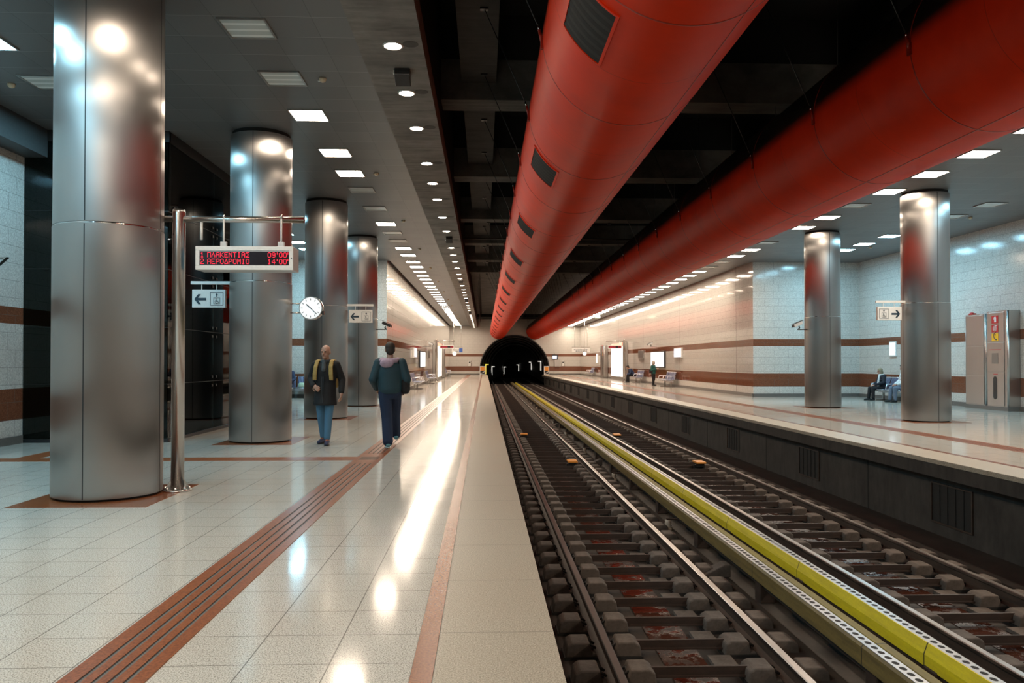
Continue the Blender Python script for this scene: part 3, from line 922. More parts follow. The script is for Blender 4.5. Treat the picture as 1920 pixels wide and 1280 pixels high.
# ---------------------------------------------------------------- track
RX = [(1.085, 2.545), (4.285, 5.745)]
RL = ['running rail beside the left platform edge', 'worn bright running rail between the drain and the near guarded third rail',
      'silver running rail just right of the bright yellow guard', 'running rail below the right platform wall']
for i, x in enumerate([a for p in RX for a in p]):
    t = thing('running_rail', RL[i], 'rail', (x, 0, -1.04), 0, 'running rails')
    MB().prism([(-.036, -.035), (-.036, -.008), (-.028, 0), (.028, 0), (.036, -.008), (.036, -.035)], -2, 118).build('rail_head', 'rail', t)
    MB().prism([(-.07, -.165), (-.07, -.155), (-.01, -.135), (-.01, -.045), (-.033, -.035), (.033, -.035), (.01, -.045), (.01, -.135), (.07, -.155), (.07, -.165)], -2, 118).build('rail_web', 'rust', t)
def sleeper(label, group, xs):
    c = sum(xs) / 2
    t = thing('sleeper', label, 'sleeper', (c, 0, -1.26), 0, group)
    for x in xs:
        d = x - c
        prof = [(-.35, .02), (-.335, .125), (-.285, .155), (-.13, .155), (-.10, .06), (.10, .06), (.13, .155), (.285, .155), (.335, .125), (.35, .02)]
        bl = MB().prism([(d + p[0], p[1]) for p in prof], -.125, .125).build('block', 'sleeper', t, bevel=.014)
        MB().box(d - .36, d + .36, -.135, .135, 0, .028).build('rubber_boot', 'rubber', bl)
        for s_ in (-1, 1):
            b = MB()
            x_ = d + s_ * .085
            b.tube([(x_ - s_ * .02, -.06, .085), (x_ + s_ * .03, -.06, .12), (x_ + s_ * .035, 0, .085), (x_ + s_ * .03, .06, .12), (x_ - s_ * .02, .06, .085)], .012, 6)
            b.box(x_ - .02 + s_ * .02, x_ + .02 + s_ * .02, -.05, .05, .06, .085)
            b.build('rail_clip', 'rubber', bl)
    b = MB(); b.box(xs[0] - c + .30, xs[1] - c - .30, -.012, .012, .06, .135)
    b.box(xs[0] - c + .30, xs[1] - c - .30, -.045, .045, .055, .067)
    b.build('tie_bar', 'tie', t)
    return t
for ti, (xs, nm) in enumerate(zip(RX, ('near track', 'far track'))):
    s0 = None
    y = 4.68; k = 0
    while y < 92:
        lab = 'concrete sleeper with rusty tie bar in the %s, %s from the front' % (nm, ordinal(k + 1)) if k < 40 else 'distant twin-block concrete sleeper of the %s, towards the tunnel' % nm
        if s0 is None:
            s0 = sleeper(lab, 'sleepers of the ' + nm, xs); s0.location[1] = y
        else:
            dup(s0, (sum(xs) / 2, y, -1.26), None, lab)
        y += 0.64; k += 1
# guarded third rails
def guard(label, x, outer, inner, perf, imat):
    t = thing('third_rail_guard', label, 'third rail guard', (x, 0, 0), 0, 'guarded third rails')
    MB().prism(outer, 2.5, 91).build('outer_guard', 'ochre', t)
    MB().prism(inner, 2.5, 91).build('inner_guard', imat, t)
    MB().box(-(perf[1] - perf[0]) / 2, (perf[1] - perf[0]) / 2, 2.5, 91, -.8515, -.846).build('perforated_strip', 'perf', t, loc=((perf[0] + perf[1]) / 2, 0, 0))
    MB().prism([(-.05, -1.10), (-.05, -.98), (.05, -.98), (.05, -1.10)], 2.5, 91).build('conductor_bar', 'rust', t)
    for k in range(34):
        y = 3.6 + 2.6 * k
        MB().box(-.09, .09, y - .09, y + .09, -1.26, -1.02).build('support', 'tie', t, bevel=.01)
    return t
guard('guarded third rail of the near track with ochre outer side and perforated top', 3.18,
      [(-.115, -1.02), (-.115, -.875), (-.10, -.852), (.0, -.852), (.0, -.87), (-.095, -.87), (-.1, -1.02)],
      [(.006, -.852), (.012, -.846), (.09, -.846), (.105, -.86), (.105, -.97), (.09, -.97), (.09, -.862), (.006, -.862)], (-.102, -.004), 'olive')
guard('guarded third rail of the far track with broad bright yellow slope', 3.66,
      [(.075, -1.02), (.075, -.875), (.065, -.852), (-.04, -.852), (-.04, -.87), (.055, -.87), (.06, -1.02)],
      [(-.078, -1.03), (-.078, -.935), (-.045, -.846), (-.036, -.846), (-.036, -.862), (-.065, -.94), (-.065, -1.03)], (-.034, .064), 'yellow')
b = MB()
for k in range(100):
    y = 2.9 + .88 * k
    b.box(3.31, 3.55, y - .16, y + .16, -1.26, -1.06)
struct(b.build('trim_14', 'tie'), 'brown ribs between the two guarded third rails')
po = None
for k, y in enumerate((12.4, 17.6, 22.8, 28.0, 33.2, 38.4, 43.6, 48.8, 54, 60, 66, 72, 80)):
    lab = 'pale insulator post beside the near third rail, %s from the front' % ordinal(k + 1)
    if po is None:
        po = thing('insulator_post', lab, 'insulator', (2.92, y, -1.215), 0, 'insulator posts')
        MB().lathe([(.07, 0), (.07, .03), (.045, .04), (.06, .06), (.042, .08), (.055, .1), (.04, .12), (.05, .15), (0, .155)], 16).build('post', flat('pale_ceramic', (.42, .36, .29), .4), po)
        MB().box(-.02, .16, -.03, .03, .15, .175).build('arm', 'tie', po)
    else: dup(po, (2.92, y, -1.215), None, lab)
for k, y in enumerate((9.7, 20.2, 32.0)):
    b = MB().prism([(-.17, 0), (-.15, .04), (.10, .16), (.17, .16), (.17, 0)], -.10, .10)
    o = b.build('concrete_wedge', 'sleeper', bevel=.012, loc=(2.87, y, -1.215))
    tag(o, 'pale concrete wedge on the slab beside the near third rail, %s from the front' % ordinal(k + 1), 'wedge', 'concrete wedges')
for x, y, lab in ((2.20, 19.6, 'orange beacon plate near the worn bright rail of the near track'), (1.37, 27.0, 'smaller orange beacon plate beside the left rail of the near track'),
                  (5.33, 19.3, 'orange beacon plate inside the right rail of the far track'), (4.53, 26.7, 'distant orange beacon plate beside the silver rail of the far track')):
    t = thing('track_beacon', lab, 'track beacon', (x, y, -1.252), 0, 'orange track beacons')
    MB().box(-.12, .12, -.2, .2, .20, .245).build('plate', 'orange', t, bevel=.01)
    b = MB(); b.box(-.10, .10, -.10, .10, .10, .2); b.box(-.14, -.08, -.05, .05, .0, .16); b.box(.08, .12, -.05, .05, 0, .16)
    b.build('bracket', 'black', t)
# vents below the right platform
vt = None
for k in range(16):
    y = 11.45 + 5.12 * k
    if y > 90: break
    lab = 'dark barred vent opening in the wall below the right platform, %s from the front' % ordinal(k + 1)
    if vt is None:
        vt = thing('wall_vent', lab, 'vent', (6.949, y, -.71), -pi / 2, 'vents below the right platform')
        MB().box(-.5, .5, -.004, .0, -.29, .29).build('dark_opening', 'dark', vt)
        MB().frame(-.52, .52, -.31, .31, .025, -.02, 0).build('frame', 'rust', vt)
        b = MB()
        for j in range(4): b.box(-.3 + .2 * j - .01, -.3 + .2 * j + .01, -.014, -.002, -.29, .29)
        b.build('bars', 'dark', vt)
    else: dup(vt, (6.949, y, -.71), None, lab)
b = MB()
for k in range(16):
    y = 14.0 + 5.12 * k
    if y < 90: b.box(6.944, 6.952, y - .012, y + .012, -1.25, -.28)
struct(b.build('trim_11', 'dark'), 'joints in the wall below the right platform')

# ---------------------------------------------------------------- lift enclosure of dark glass
LX, LY0, LY1 = -5.71, 14.35, 19.4
t = thing('lift_enclosure', 'tall dark tinted glass lift enclosure behind the two nearest left columns', 'lift', (LX, LY0, 0))
zs = [0.06, 1.05, 2.07, 3.12, 4.17, 5.42]
fx = [XL - LX + .01, -1.66, -.83, 0]
sy = [0, .12, 2.42, LY1 - LY0]
for j in range(5):
    for a, c in zip(fx, fx[1:]):
        MB().box(a + .006, c - .006, 0, .015, zs[j] + .006, zs[j + 1] - .006).build('front_pane', 'glass', t)
    for a, c in zip(sy[1:], sy[2:]):
        MB().box(-.015, 0, a + .006, c - .006, zs[j] + .006, zs[j + 1] - .006).build('side_pane', 'glass', t)
    MB().box(-.015, 0, 0.016, sy[1] - .006, zs[j] + .006, zs[j + 1] - .006).build('side_pane', 'glass', t)
b = MB()
for z in zs[1:-1]:
    b.box(fx[0], 0, .003, .012, z - .006, z + .006); b.box(-.012, -.003, 0, LY1 - LY0, z - .006, z + .006)
for y in sy[1:-1]: b.box(-.012, -.003, y - .006, y + .006, .06, 5.42)
b.build('pane_seal', 'glassj', t)
b = MB()
b.box(fx[0], .02, -.02, .03, 0, .06); b.box(-.03, .02, 0, LY1 - LY0, 0, .06)
b.build('base_channel', 'black', t)
b = MB(); b.box(fx[0], .02, -.02, .05, 5.42, ZC - .004); b.box(-.05, .02, 0, LY1 - LY0, 5.42, ZC - .004)
b.build('top_channel', 'dark', t)
for y in (.25, 2.30, 2.54):
    for z in zs[1:-1]:
        for dz in (-.09, .09):
            MB().cyl((0, y, z + dz), (.022, y, z + dz), .028, n=12).build('bolt', 'black' if y > 1 else 'chrome', t)
MB().box(fx[0] + .05, -.7, 1.3, 4.2, 0, 5.5).build('lift_shaft', flat('dark_lift_shaft', (.22, .22, .21), .5), t)  # solid box added to keep the inside of the glass dark
b = MB(); b.box(-.69, -.66, 1.5, 2.6, .1, 2.2)
b.build('lift_door', 'steel2', t)
# pale panel corner at the picture's left edge
b = MB(); b.prism([(-8.19, 3.0), (-7.20, 3.0), (-8.19, 2.13)], 12.02, 12.06)
b.mat(1); b.prism([(-7.20, 3.0), (-7.16, 3.02), (-8.19, 2.09), (-8.19, 2.13)], 12.0, 12.08); b.prism([(-8.19, 3.0), (-7.20, 3.0), (-7.16, 3.02), (-8.19, 3.02)], 12.0, 12.08)
tag(b.build('wall_bracket_panel', ['signgrey', 'tube']), 'pale triangular panel corner sticking out from the left wall, cut by the picture edge', 'panel')

# ---------------------------------------------------------------- train display on its post
F57 = {'1': '00100 01100 00100 00100 00100 00100 01110', '2': '01110 10001 00001 00110 01000 10000 11111', 'Π': '11111 10001 10001 10001 10001 10001 10001',
 'Λ': '00100 00100 01010 01010 10001 10001 10001', 'Α': '01110 10001 10001 11111 10001 10001 10001', 'Κ': '10001 10010 10100 11000 10100 10010 10001',
 'Ε': '11111 10000 10000 11110 10000 10000 11111', 'Ν': '10001 11001 11001 10101 10011 10011 10001', 'Τ': '11111 00100 00100 00100 00100 00100 00100',
 'Ι': '01110 00100 00100 00100 00100 00100 01110', 'Σ': '11111 01000 00100 00010 00100 01000 11111', 'Ρ': '11110 10001 10001 11110 10000 10000 10000',
 'Ο': '01110 10001 10001 10001 10001 10001 01110', 'Δ': '00100 00100 01010 01010 10001 10001 11111', 'Μ': '10001 11011 10101 10101 10001 10001 10001',
 '0': '01110 10001 10001 10001 10001 10001 01110', '9': '01110 10001 10001 01111 00001 00001 01110', '4': '00010 00110 01010 10010 11111 00010 00010',
 "'": '010 010 010 000 000 000 000', '"': '101 101 101 000 000 000 000', ' ': '000 000 000 000 000 000 000'}
def dots(b, text, x, z, p, q, y):
    for ch in text:
        rows = F57[ch].split()
        for r, row in enumerate(rows):
            c = 0
            while c < len(row):
                if row[c] == '1':
                    e = c
                    while e + 1 < len(row) and row[e + 1] == '1': e += 1
                    b.box(x + c * p, x + (e + .86) * p, y, y + .001, z - (r + .86) * q, z - r * q)
                    c = e
                c += 1
        x += (len(rows[0]) + 1) * p
    return x
def post(label, loc, rz):
    t = thing('sign_post', label, 'sign post', loc, rz, 'display sign posts')
    MB().lathe([(0, .02), (.07, .02), (.07, 3.12), (.066, 3.155), (0, 3.165)], 40).build('pole', 'tube', t)
    fl = MB().lathe([(0, 0), (.15, 0), (.15, .02), (.07, .02)], 32).build('base_flange', 'tube', t)
    b = MB()
    for k in range(8):
        a = 2 * pi * k / 8 + .2
        b.cyl((.125 * cos(a), .125 * sin(a), .02), (.125 * cos(a), .125 * sin(a), .055), .014, n=8)
    b.build('bolt', 'chrome', fl)
    b = MB()
    for k in range(4):
        a = pi / 2 * k + .6
        R = Matrix.Rotation(a, 3, 'Z')
        vs = [R @ Vector(p) for p in ((.07, -.004, .02), (.14, -.004, .02), (.07, -.004, .13), (.07, .004, .02), (.14, .004, .02), (.07, .004, .13))]
        b.add(vs, [(0, 1, 2), (5, 4, 3), (0, 3, 4, 1), (1, 4, 5, 2), (2, 5, 3, 0)])
    b.build('gusset', 'tube', fl)
    MB().cyl((-.2, -.0, 3.05), (1.40, 0, 3.05), .036, n=24).build('arm', 'tube', t)
    MB().cyl((.25, 0, 2.82), (.25, 0, 3.03), .016, n=10).build('spare_rod', 'white', t)
    return t
def display(label, loc, rz):
    t = thing('train_display', label, 'display', loc, rz, 'train displays')
    MB().box(-.535, .535, -.13, .13, -.132, .13).build('housing', 'signgrey', t, bevel=.008)
    MB().frame(-.535, .535, -.132, .13, .045, -.138, -.128).build('bezel', 'white', t, bevel=.004)
    sc = MB().box(-.49, .49, -.1345, -.130, -.075, .073).build('screen', 'ledscr', t)
    b = MB()
    dots(b, '1', -.482, .064, .0082, .0084, -.1360); dots(b, 'ΠΛΑΚΕΝΤΙΑΣ', -.405, .064, .0078, .0084, -.1360)
    dots(b, "09'00\"", .255, .064, .0078, .0084, -.1360)
    dots(b, '2', -.482, -.010, .0082, .0084, -.1360); dots(b, 'ΑΕΡΟΔΡΟΜΙΟ', -.405, -.010, .0078, .0084, -.1360)
    dots(b, "14'00\"", .255, -.010, .0078, .0084, -.1360)
    b.build('led_text', 'led', sc)
    for x in (-.27, .37):
        h = MB().cyl((x, 0, .15), (x, 0, .46), .011, n=10).build('hanger', 'white', t)
        MB().box(x - .035, x + .035, -.02, .02, .125, .20).build('clamp', 'signgrey', h, bevel=.006)
        MB().ell((x, 0, .485), (.016, .016, .022)).build('nut', 'chrome', h)
    MB().cyl((.515, -.139, 0), (.515, -.1375, 0), .008, n=10).build('sensor', 'black', t)
    return t
p0 = post('steel tube post with a side arm standing beside the nearest column', (-3.435, 8.93, 0), 0)
d0 = display('grey train display with two lines of red text hanging beside the nearest column', (-2.655, 8.90, 2.594), 0)
dup(p0, (-3.6, 59, 0), None, 'distant steel post with a side arm on the left platform')
dup(d0, (-2.80, 59, 2.594), None, 'tiny distant red train display on the left platform')
dup(p0, (10.6, 59, 0), pi, 'distant steel post with a side arm on the right platform')
dup(d0, (9.85, 59, 2.594), 0, 'tiny distant red train display on the right platform')

# ---------------------------------------------------------------- lift direction signs
def arrow(b, x, z, s_, d, y):             # block arrow pointing in direction d (+1 right / -1 left)
    def q(pts): b.prism([(x + d * a * s_, z + c * s_) for a, c in pts], y, y + .003)
    q([(-.5, -.11), (.25, -.11), (.25, .11), (-.5, .11)])
    q([(.5, 0), (.18, .42), (-.05, .42), (.27, 0)]); q([(.5, 0), (.18, -.42), (-.05, -.42), (.27, 0)])
def lift_sign(name, label, loc, flip, bar):
    t = thing(name, label, 'sign', loc, 0, 'lift direction signs')
    MB().box(-.30, .30, -.04, .04, -.165, .165).build('panel', 'white', t, bevel=.006)
    b = MB()
    a = 1 if flip else -1
    arrow(b, a * .15, -.01, .215, a, -.0445)
    b.build('arrow', 'ink', t)
    b = MB()
    cx = -a * .145
    y0, y1 = -.0445, -.041
    b.frame(cx - .118, cx + .118, -.125, .115, .008, y0, y1)
    b.frame(cx - .058, cx + .058, -.095, .018, .006, y0, y1)
    b.box(cx - .008, cx + .008, y0, y1, .035, .07); b.prism([(cx - .025, .065), (cx + .025, .065), (cx, .098)], y0, y1)
    b.ell((cx - .012, y0 + .002, -.006), (.010, .002, .010), 10, 6)
    b.box(cx - .018, cx - .009, y0, y1, -.052, -.014); b.box(cx - .014, cx + .02, y0, y1, -.040, -.033); b.box(cx - .012, cx + .026, y0, y1, -.057, -.050)
    b.prism([(cx + .022, -.050), (cx + .029, -.053), (cx + .042, -.082), (cx + .034, -.084)], y0, y1)
    pts = [(cx - .002 + .031 * cos(u), -.056 + .029 * sin(u)) for u in [radians(v) for v in range(130, 350, 20)]]
    for (xa, za), (xb, zb) in zip(pts, pts[1:]):
        b.cyl((xa, y0 + .002, za), (xb, y0 + .002, zb), .0035, n=5)
    b.build('lift_symbol', 'ink', t)
    MB().box(bar[0], bar[1], -.025, .025, .262, .318).build('hanging_bar', 'white', t, bevel=.004)
    for x in (-.14, .13): MB().cyl((x, 0, .165), (x, 0, .265), .008, n=8).build('hanger', 'white', t)
    return t
ls = lift_sign('direction_sign', 'blue-lit lift sign with left arrow and wheelchair symbol, below the train display', (-5.02, 14.5, 2.60), False, (-.33, .40))
dup(ls, (-3.20, 20.45, 2.63), None, 'lift sign with left arrow and wheelchair symbol, right of the round clock', skip=('hanging_bar',))
c = [o for o in COL.objects if o.name == 'direction_sign.001'][0]
MB().box(-.36, .33, -.025, .025, .262, .318).build('hanging_bar', 'white', c, bevel=.004)
lift_sign('direction_sign', 'lift sign with wheelchair symbol and right arrow, left of the larger right column', (9.93, 18.9, 2.635), True, (-.33, .42))

# ---------------------------------------------------------------- clocks
def clock(label, loc, rods):
    t = thing('platform_clock', label, 'clock', loc, 0, 'platform clocks')
    b = MB().cyl((0, -.075, 0), (0, .075, 0), .212, n=48); b.build('case', 'tube', t)
    MB().cyl((0, -.079, 0), (0, -.0755, 0), .196, n=48).build('dial', 'dial', t)
    b = MB()
    for k in range(12):
        a = pi / 6 * k
        R = Matrix.Rotation(-a, 3, 'Y')
        b.rbox(R @ Vector((0, -.0805, .158)), (.011, .002, .036), R)
    b.build('hour_marks', 'ink', t)
    for nm, ang, l0, l1, w in (('hour_hand', 311, -.02, .105, .018), ('minute_hand', 134, -.02, .165, .012)):
        R = Matrix.Rotation(radians(ang), 3, 'Y')
        MB().rbox(R @ Vector((0, -.083, (l0 + l1) / 2)), (w, .002, l1 - l0), R).build(nm, 'ink', t)
    if rods:
        for z in (.085, -.085): MB().cyl((rods[0], 0, z), (rods[1], 0, z), .011, n=8).build('mounting_arm', 'tube', t)
        MB().box(.2, .235, -.05, .05, -.12, -.05).build('latch', 'black', t)
    return t
k0 = clock('round white clock showing twenty two past ten, bracketed off the second left column', (-3.17, 14.5, 2.43), (-.42, -.19))
ka = dup(k0, (-2.72, 72, 2.25), None, 'tiny distant white clock on the left platform', skip=('latch', 'mounting_arm'))
kb = dup(k0, (9.75, 76, 2.3), None, 'tiny distant clock on the right platform beside the station sign', skip=('latch', 'mounting_arm'))
for q, z in ((ka, 2.25), (kb, 2.3)): MB().cyl((0, 0, .2), (0, 0, ZC - z), .015, n=6).build('hanger', 'tube', q)

# ---------------------------------------------------------------- security cameras
def cctv(label, loc, rz, arm, hm='signgrey'):
    t = thing('security_camera', label, 'camera', loc, rz, 'security cameras')
    R = Matrix.Rotation(radians(-22), 3, 'Y')
    MB().rbox((0.02, 0, .10), (.30, .10, .10), R).build('housing', hm, t, bevel=.012)
    MB().rbox((0.0, 0, .165), (.38, .13, .012), R).build('sunshield', 'black', t)
    MB().cyl(R @ Vector((-.16, 0, .09)) + Vector((.02, 0, 0)), R @ Vector((-.135, 0, .09)) + Vector((.02, 0, 0)), .04, n=16).build('lens', 'black', t)
    b = MB(); b.tube([(0.05, 0, .04), (.07, 0, -.02), (.03, 0, -.06)], .02); b.cyl((0, 0, -.07), (arm, 0, -.07), .018, n=10)
    b.build('bracket', 'black', t)
    return t
cctv('black security camera on an arm of the rearmost left column', (-3.22, 26.1, 2.60), pi, .42, 'black')
cctv('grey security camera on an arm left of the slimmer right column', (10.02, 24.75, 2.56), 0, .40)
cctv('tiny distant security camera on the polished left wall', (-3.45, 51.0, 2.55), pi, .56)
cctv('tiny distant security camera on the polished right wall', (10.75, 50.5, 2.55), 0, .46)

# ---------------------------------------------------------------- steel service cabinets
def cabinet(label, loc, rz):
    t = thing('service_cabinet', label, 'cabinet', loc, rz, 'steel service cabinets')
    MB().box(-1.06, 1.0, 0, .38, 0, .12).build('plinth', 'base', t)
    for i, (x0, x1, top) in enumerate(((-1.06, -.02, 2.93), (.0, 1.0, 2.97))):
        b = MB(); b.box(x0 + .05, x1 - .05, .012, .38, .12, top); b.box(x0, x1, .05, .38, .12, top)
        for xe in (x0 + .05, x1 - .05): b.cyl((xe, .062, .12), (xe, .062, top), .05, n=20)
        b.build('body', 'steel2', t)
    w = .44
    for (x0, x1) in ((-.98, -.10),):
        for z0, z1, nm in ((.15, 1.03, 'door'), (1.05, 1.93, 'door'), (1.95, 2.90, 'door')):
            MB().box(x0, x1, -.008, .012, z0, z1).build(nm, 'steel2', t, bevel=.006)
    for z0, z1 in ((.15, 1.13), (1.15, 2.03), (2.05, 2.93)):
        d = MB().box(.08, .84, -.008, .012, z0, z1).build('door', 'steel2', t, bevel=.006)
        if z0 < .5:
            b = MB(); b.box(.35, .53, -.012, -.007, .42, .93)
            b.cyl((.44, -.012, .42), (.44, -.007, .42), .09, n=24); b.cyl((.44, -.012, .93), (.44, -.007, .93), .09, n=24)
            b.build('slot_window', flat('dark_slot_glass', (.02, .022, .022), .2), d)
            MB().box(.36, .56, -.0095, -.0075, 1.075, 1.095).build('red_strip', 'red', d)
        elif z0 < 1.5:
            MB().box(.30, .58, -.014, -.007, 1.40, 1.72).build('keypad_plate', 'steel', d, bevel=.004)
            MB().box(.16, .72, -.0095, -.0075, 1.81, 1.825).build('red_strip', 'red', d)
    for i, (m_, z) in enumerate((('red', 2.72), ('red', 2.45), ('amber', 2.19))):
        pl = MB().box(.30, .60, -.014, -.008, z - .115, z + .115).build('pictogram_plate', m_, t)
        b = MB()
        if i == 0:
            b.box(.43, .51, -.017, -.0135, z - .08, z + .04); b.cyl((.47, -.017, z + .04), (.47, -.0135, z + .04), .04, n=16)
            b.box(.455, .485, -.017, -.0135, z + .04, z + .09); b.prism([(.46, z + .085), (.40, z + .06), (.385, z - .01), (.40, z - .01), (.415, z + .05), (.46, z + .07)], -.017, -.0135)
            b.build('extinguisher_symbol', 'white', pl)
        elif i == 1:
            for r in (.025, .052, .080):
                for k in range(20):
                    a0, a1 = 2 * pi * k / 20, 2 * pi * (k + 1) / 20
                    b.cyl((.45 + r * cos(a0), -.0145, z + r * sin(a0)), (.45 + r * cos(a1), -.0145, z + r * sin(a1)), .0055, n=5)
            b.box(.45, .56, -.017, -.0135, z + .072, z + .088)
            b.build('hose_symbol', 'white', pl)
        else:
            for k in range(9):
                a0, a1 = radians(100 + 17 * k), radians(117 + 17 * k)
                c_ = (.50, z + .045)
                b.cyl((c_[0] + .10 * cos(a0), -.0145, c_[1] + .10 * sin(a0)), (c_[0] + .10 * cos(a1), -.0145, c_[1] + .10 * sin(a1)), .013, n=6)
            b.ell((.465, -.0145, z + .075), (.03, .004, .02)); b.ell((.505, -.0145, z - .07), (.035, .004, .02))
            b.build('phone_symbol', 'ink', pl)
    b = MB(); b.cyl((-.96, .18, 2.93), (-.96, .18, 3.02), .06, n=16); b.box(-1.02, -.82, .12, .24, 2.93, 2.99)
    b.build('beacon', 'red', t)
    return t
cb0 = cabinet('pair of tall steel service cabinets with red and yellow pictograms on the right wall', (15.31, 23.42, 0), -pi / 2)
dup(cb0, (10.8, 71.6, 0), -pi / 2, 'distant steel service cabinet beside the lit advert on the right platform')
dup(cb0, (-3.6, 71.6, 0), pi / 2, 'distant steel service cabinet beside the lit advert on the left platform')

# ---------------------------------------------------------------- benches
def perforated_seat():
    m = N('slotted_seat_metal')
    v, x, y, z = m.xyz()
    l = m.line(x, 0.0, 0.055, 0.026)
    m.set(m.mix(l, (0.30, 0.33, 0.50), (0.03, 0.04, 0.09)), 0.35, 0.35)
    return m.mat
M['slotted'] = perforated_seat()
def bench(label, loc, rz):
    t = thing('bench', label, 'bench', loc, rz, 'metal platform benches')
    MB().box(-1.15, 1.15, .10, .17, .30, .37).build('beam', 'seatedge', t)
    for x in (-.78, .78):
        b = MB(); b.box(x - .03, x + .03, .10, .17, .02, .32); b.box(x - .03, x + .03, -.16, .36, 0, .035)
        b.build('leg', 'tube', t)
    for k in range(4):
        x = -.86 + .573 * k
        s_ = MB().box(x - .255, x + .255, -.24, .20, .405, .425).build('seat', 'slotted', t, bevel=.008)
        b = MB(); b.cyl((x - .26, -.25, .412), (x + .26, -.25, .412), .02, n=10); b.box(x - .02, x + .02, -.2, .16, .36, .405)
        b.build('front_edge', 'seatedge', s_)
        R = Matrix.Rotation(radians(-16), 3, 'X')
        bk = MB().rbox((x, .285, .64), (.51, .018, .44), R).build('backrest', 'slotted', t, bevel=.006)
        b = MB(); b.cyl((x - .26, .35, .865), (x + .26, .35, .865), .02, n=10)
        b.build('top_edge', 'seatedge', bk)
    for x in (-1.14, 0, 1.14):
        MB().tube([(x, .24, .42), (x, .28, .63), (x, -.14, .63), (x, -.20, .42)], .018).build('armrest', 'seatedge', t)
    return t
bn = bench('pale metal bench with the seated person in a scarf, behind the larger right column', (15.05, 28.55, 0), -pi / 2)
dup(bn, (10.72, 46.0, 0), -pi / 2, 'empty slotted metal bench right of the standing person in green')
dup(bn, (10.72, 55.0, 0), -pi / 2, 'slotted metal bench with the bowed seated person on its far end')
dup(bn, (10.72, 79.5, 0), -pi / 2, 'farthest slotted metal bench on the right platform, before the end wall')
dup(bn, (-3.52, 42.2, 0), pi / 2, 'nearest slotted metal bench along the polished left wall')
dup(bn, (-3.52, 52.6, 0), pi / 2, 'slotted metal bench left of the lit advert on the left platform')
dup(bn, (-3.52, 78.0, 0), pi / 2, 'farthest slotted metal bench on the left platform, before the end wall')
dup(bn, (-7.0, 31.75, 0), 0, 'metal bench against the blue-lit wall behind the second left column')

# ---------------------------------------------------------------- wall panels, adverts and far signs
def wallpanel(name, label, cat, loc, rz, w, h, parts, mats=('steel2', 'screen'), depth=.08, group=None):
    t = thing(name, label, cat, loc, rz, group)
    MB().box(-w / 2, w / 2, 0, depth, 0, h).build('case', mats[0], t, bevel=.01)
    n_ = parts
    for k in range(n_):
        x0 = -w / 2 + .04 + k * (w - .08) / n_; x1 = -w / 2 + .04 + (k + 1) * (w - .08) / n_
        MB().box(x0 + .02, x1 - .02, -.012, 0.001, .06, h - .06).build('sheet', mats[1], t)
    return t
wallpanel('information_notice', 'white framed notice on the right wall above the seated person in a scarf', 'notice', (XR - .05, 29.55, 1.66), -pi / 2, .5, .58, 1, ('white', 'screen'), .05)
for sd_, xw, rz in (('right', PR, -pi / 2), ('left', PL, pi / 2)):
    s_ = -1 if sd_ == 'right' else 1
    x = xw + s_ * .101
    wallpanel('information_screen', 'pale blue lit square screen on the polished %s wall' % sd_, 'screen', (x, 44.7, 1.69), rz, 1.7, .58, 1, ('white', 'bluescr'), .10)
    wallpanel('map_case', 'three-part lit map case on the polished %s wall' % sd_, 'map case', (x, 50.0, 1.10), rz, 3.9, 1.05, 3, ('black', 'screen'), .10)
    wallpanel('poster_case', 'dark grey poster case on the polished %s wall' % sd_, 'poster', (x, 55.4, 1.72), rz, 1.7, .57, 1, ('steel2', 'base'), .10)
    t = thing('advert_lightbox', 'tall glowing cream advert lightbox on the polished %s wall' % sd_, 'advert', (xw + s_ * .401, 63.6, 0), rz)
    MB().box(-2.8, 2.8, 0, .40, 0, 3.02).build('case', 'steel2', t, bevel=.02)
    MB().box(-2.7, 2.7, -.012, .001, .30, 2.70).build('lit_panel', 'advert', t)
    MB().box(-2.7, 2.7, -.012, .001, 2.72, 2.98).build('header_panel', 'redorange', t)
    wallpanel('information_screen', 'small white lit panel beyond the advert on the %s platform' % sd_, 'screen', (x, 77.0, 1.35), rz, .8, .95, 1, ('white', 'screen'), .10)
def hanging_sign(label, x, y, z, w, blue):
    t = thing('station_sign', label, 'sign', (x, y, z), 0)
    MB().box(-w / 2, w / 2, -.05, .05, -.2, .2).build('panel', 'white', t)
    b = MB()
    for k, (z0, l) in enumerate(((.05, .8), (-.09, .6))):
        xx = -w * l / 2
        while xx < w * l / 2:
            st = random.uniform(.05, .2); b.box(xx, xx + st, -.054, -.05, z0 - .035, z0 + .035); xx += st + .04
    b.build('worn_lettering', 'ink', t)
    b = MB(); b.box(-w / 2, w / 2, -.03, .03, .28, .34)
    for xx in (-w * .35, w * .35): b.cyl((xx, 0, .2), (xx, 0, ZC - z), .012, n=6)
    b.build('hanger', 'tube', t)
    if blue:
        MB().box(w / 2 - .36, w / 2, -.058, -.05, -.2, .2).build('blue_square', 'bluep', t)
    return t
hanging_sign('distant white hanging sign with a blue square, before the left end wall', -2.75, 80, 2.66, 1.1, True)
hanging_sign('distant white hanging sign with small dark lettering over the right platform', 9.9, 80, 2.68, 1.85, False)
t = thing('exit_sign', 'small green lit exit sign hanging from the right ceiling', 'sign', (9.0, 62, 5.05), 0)
MB().box(-.22, .22, -.04, .04, -.12, .12).build('case', 'white', t)
MB().box(-.2, .2, -.045, -.039, -.1, .1).build('lit_face', 'exit', t)
MB().cyl((0, 0, .12), (0, 0, ZC - 5.05), .012, n=6).build('hanger', 'tube', t)
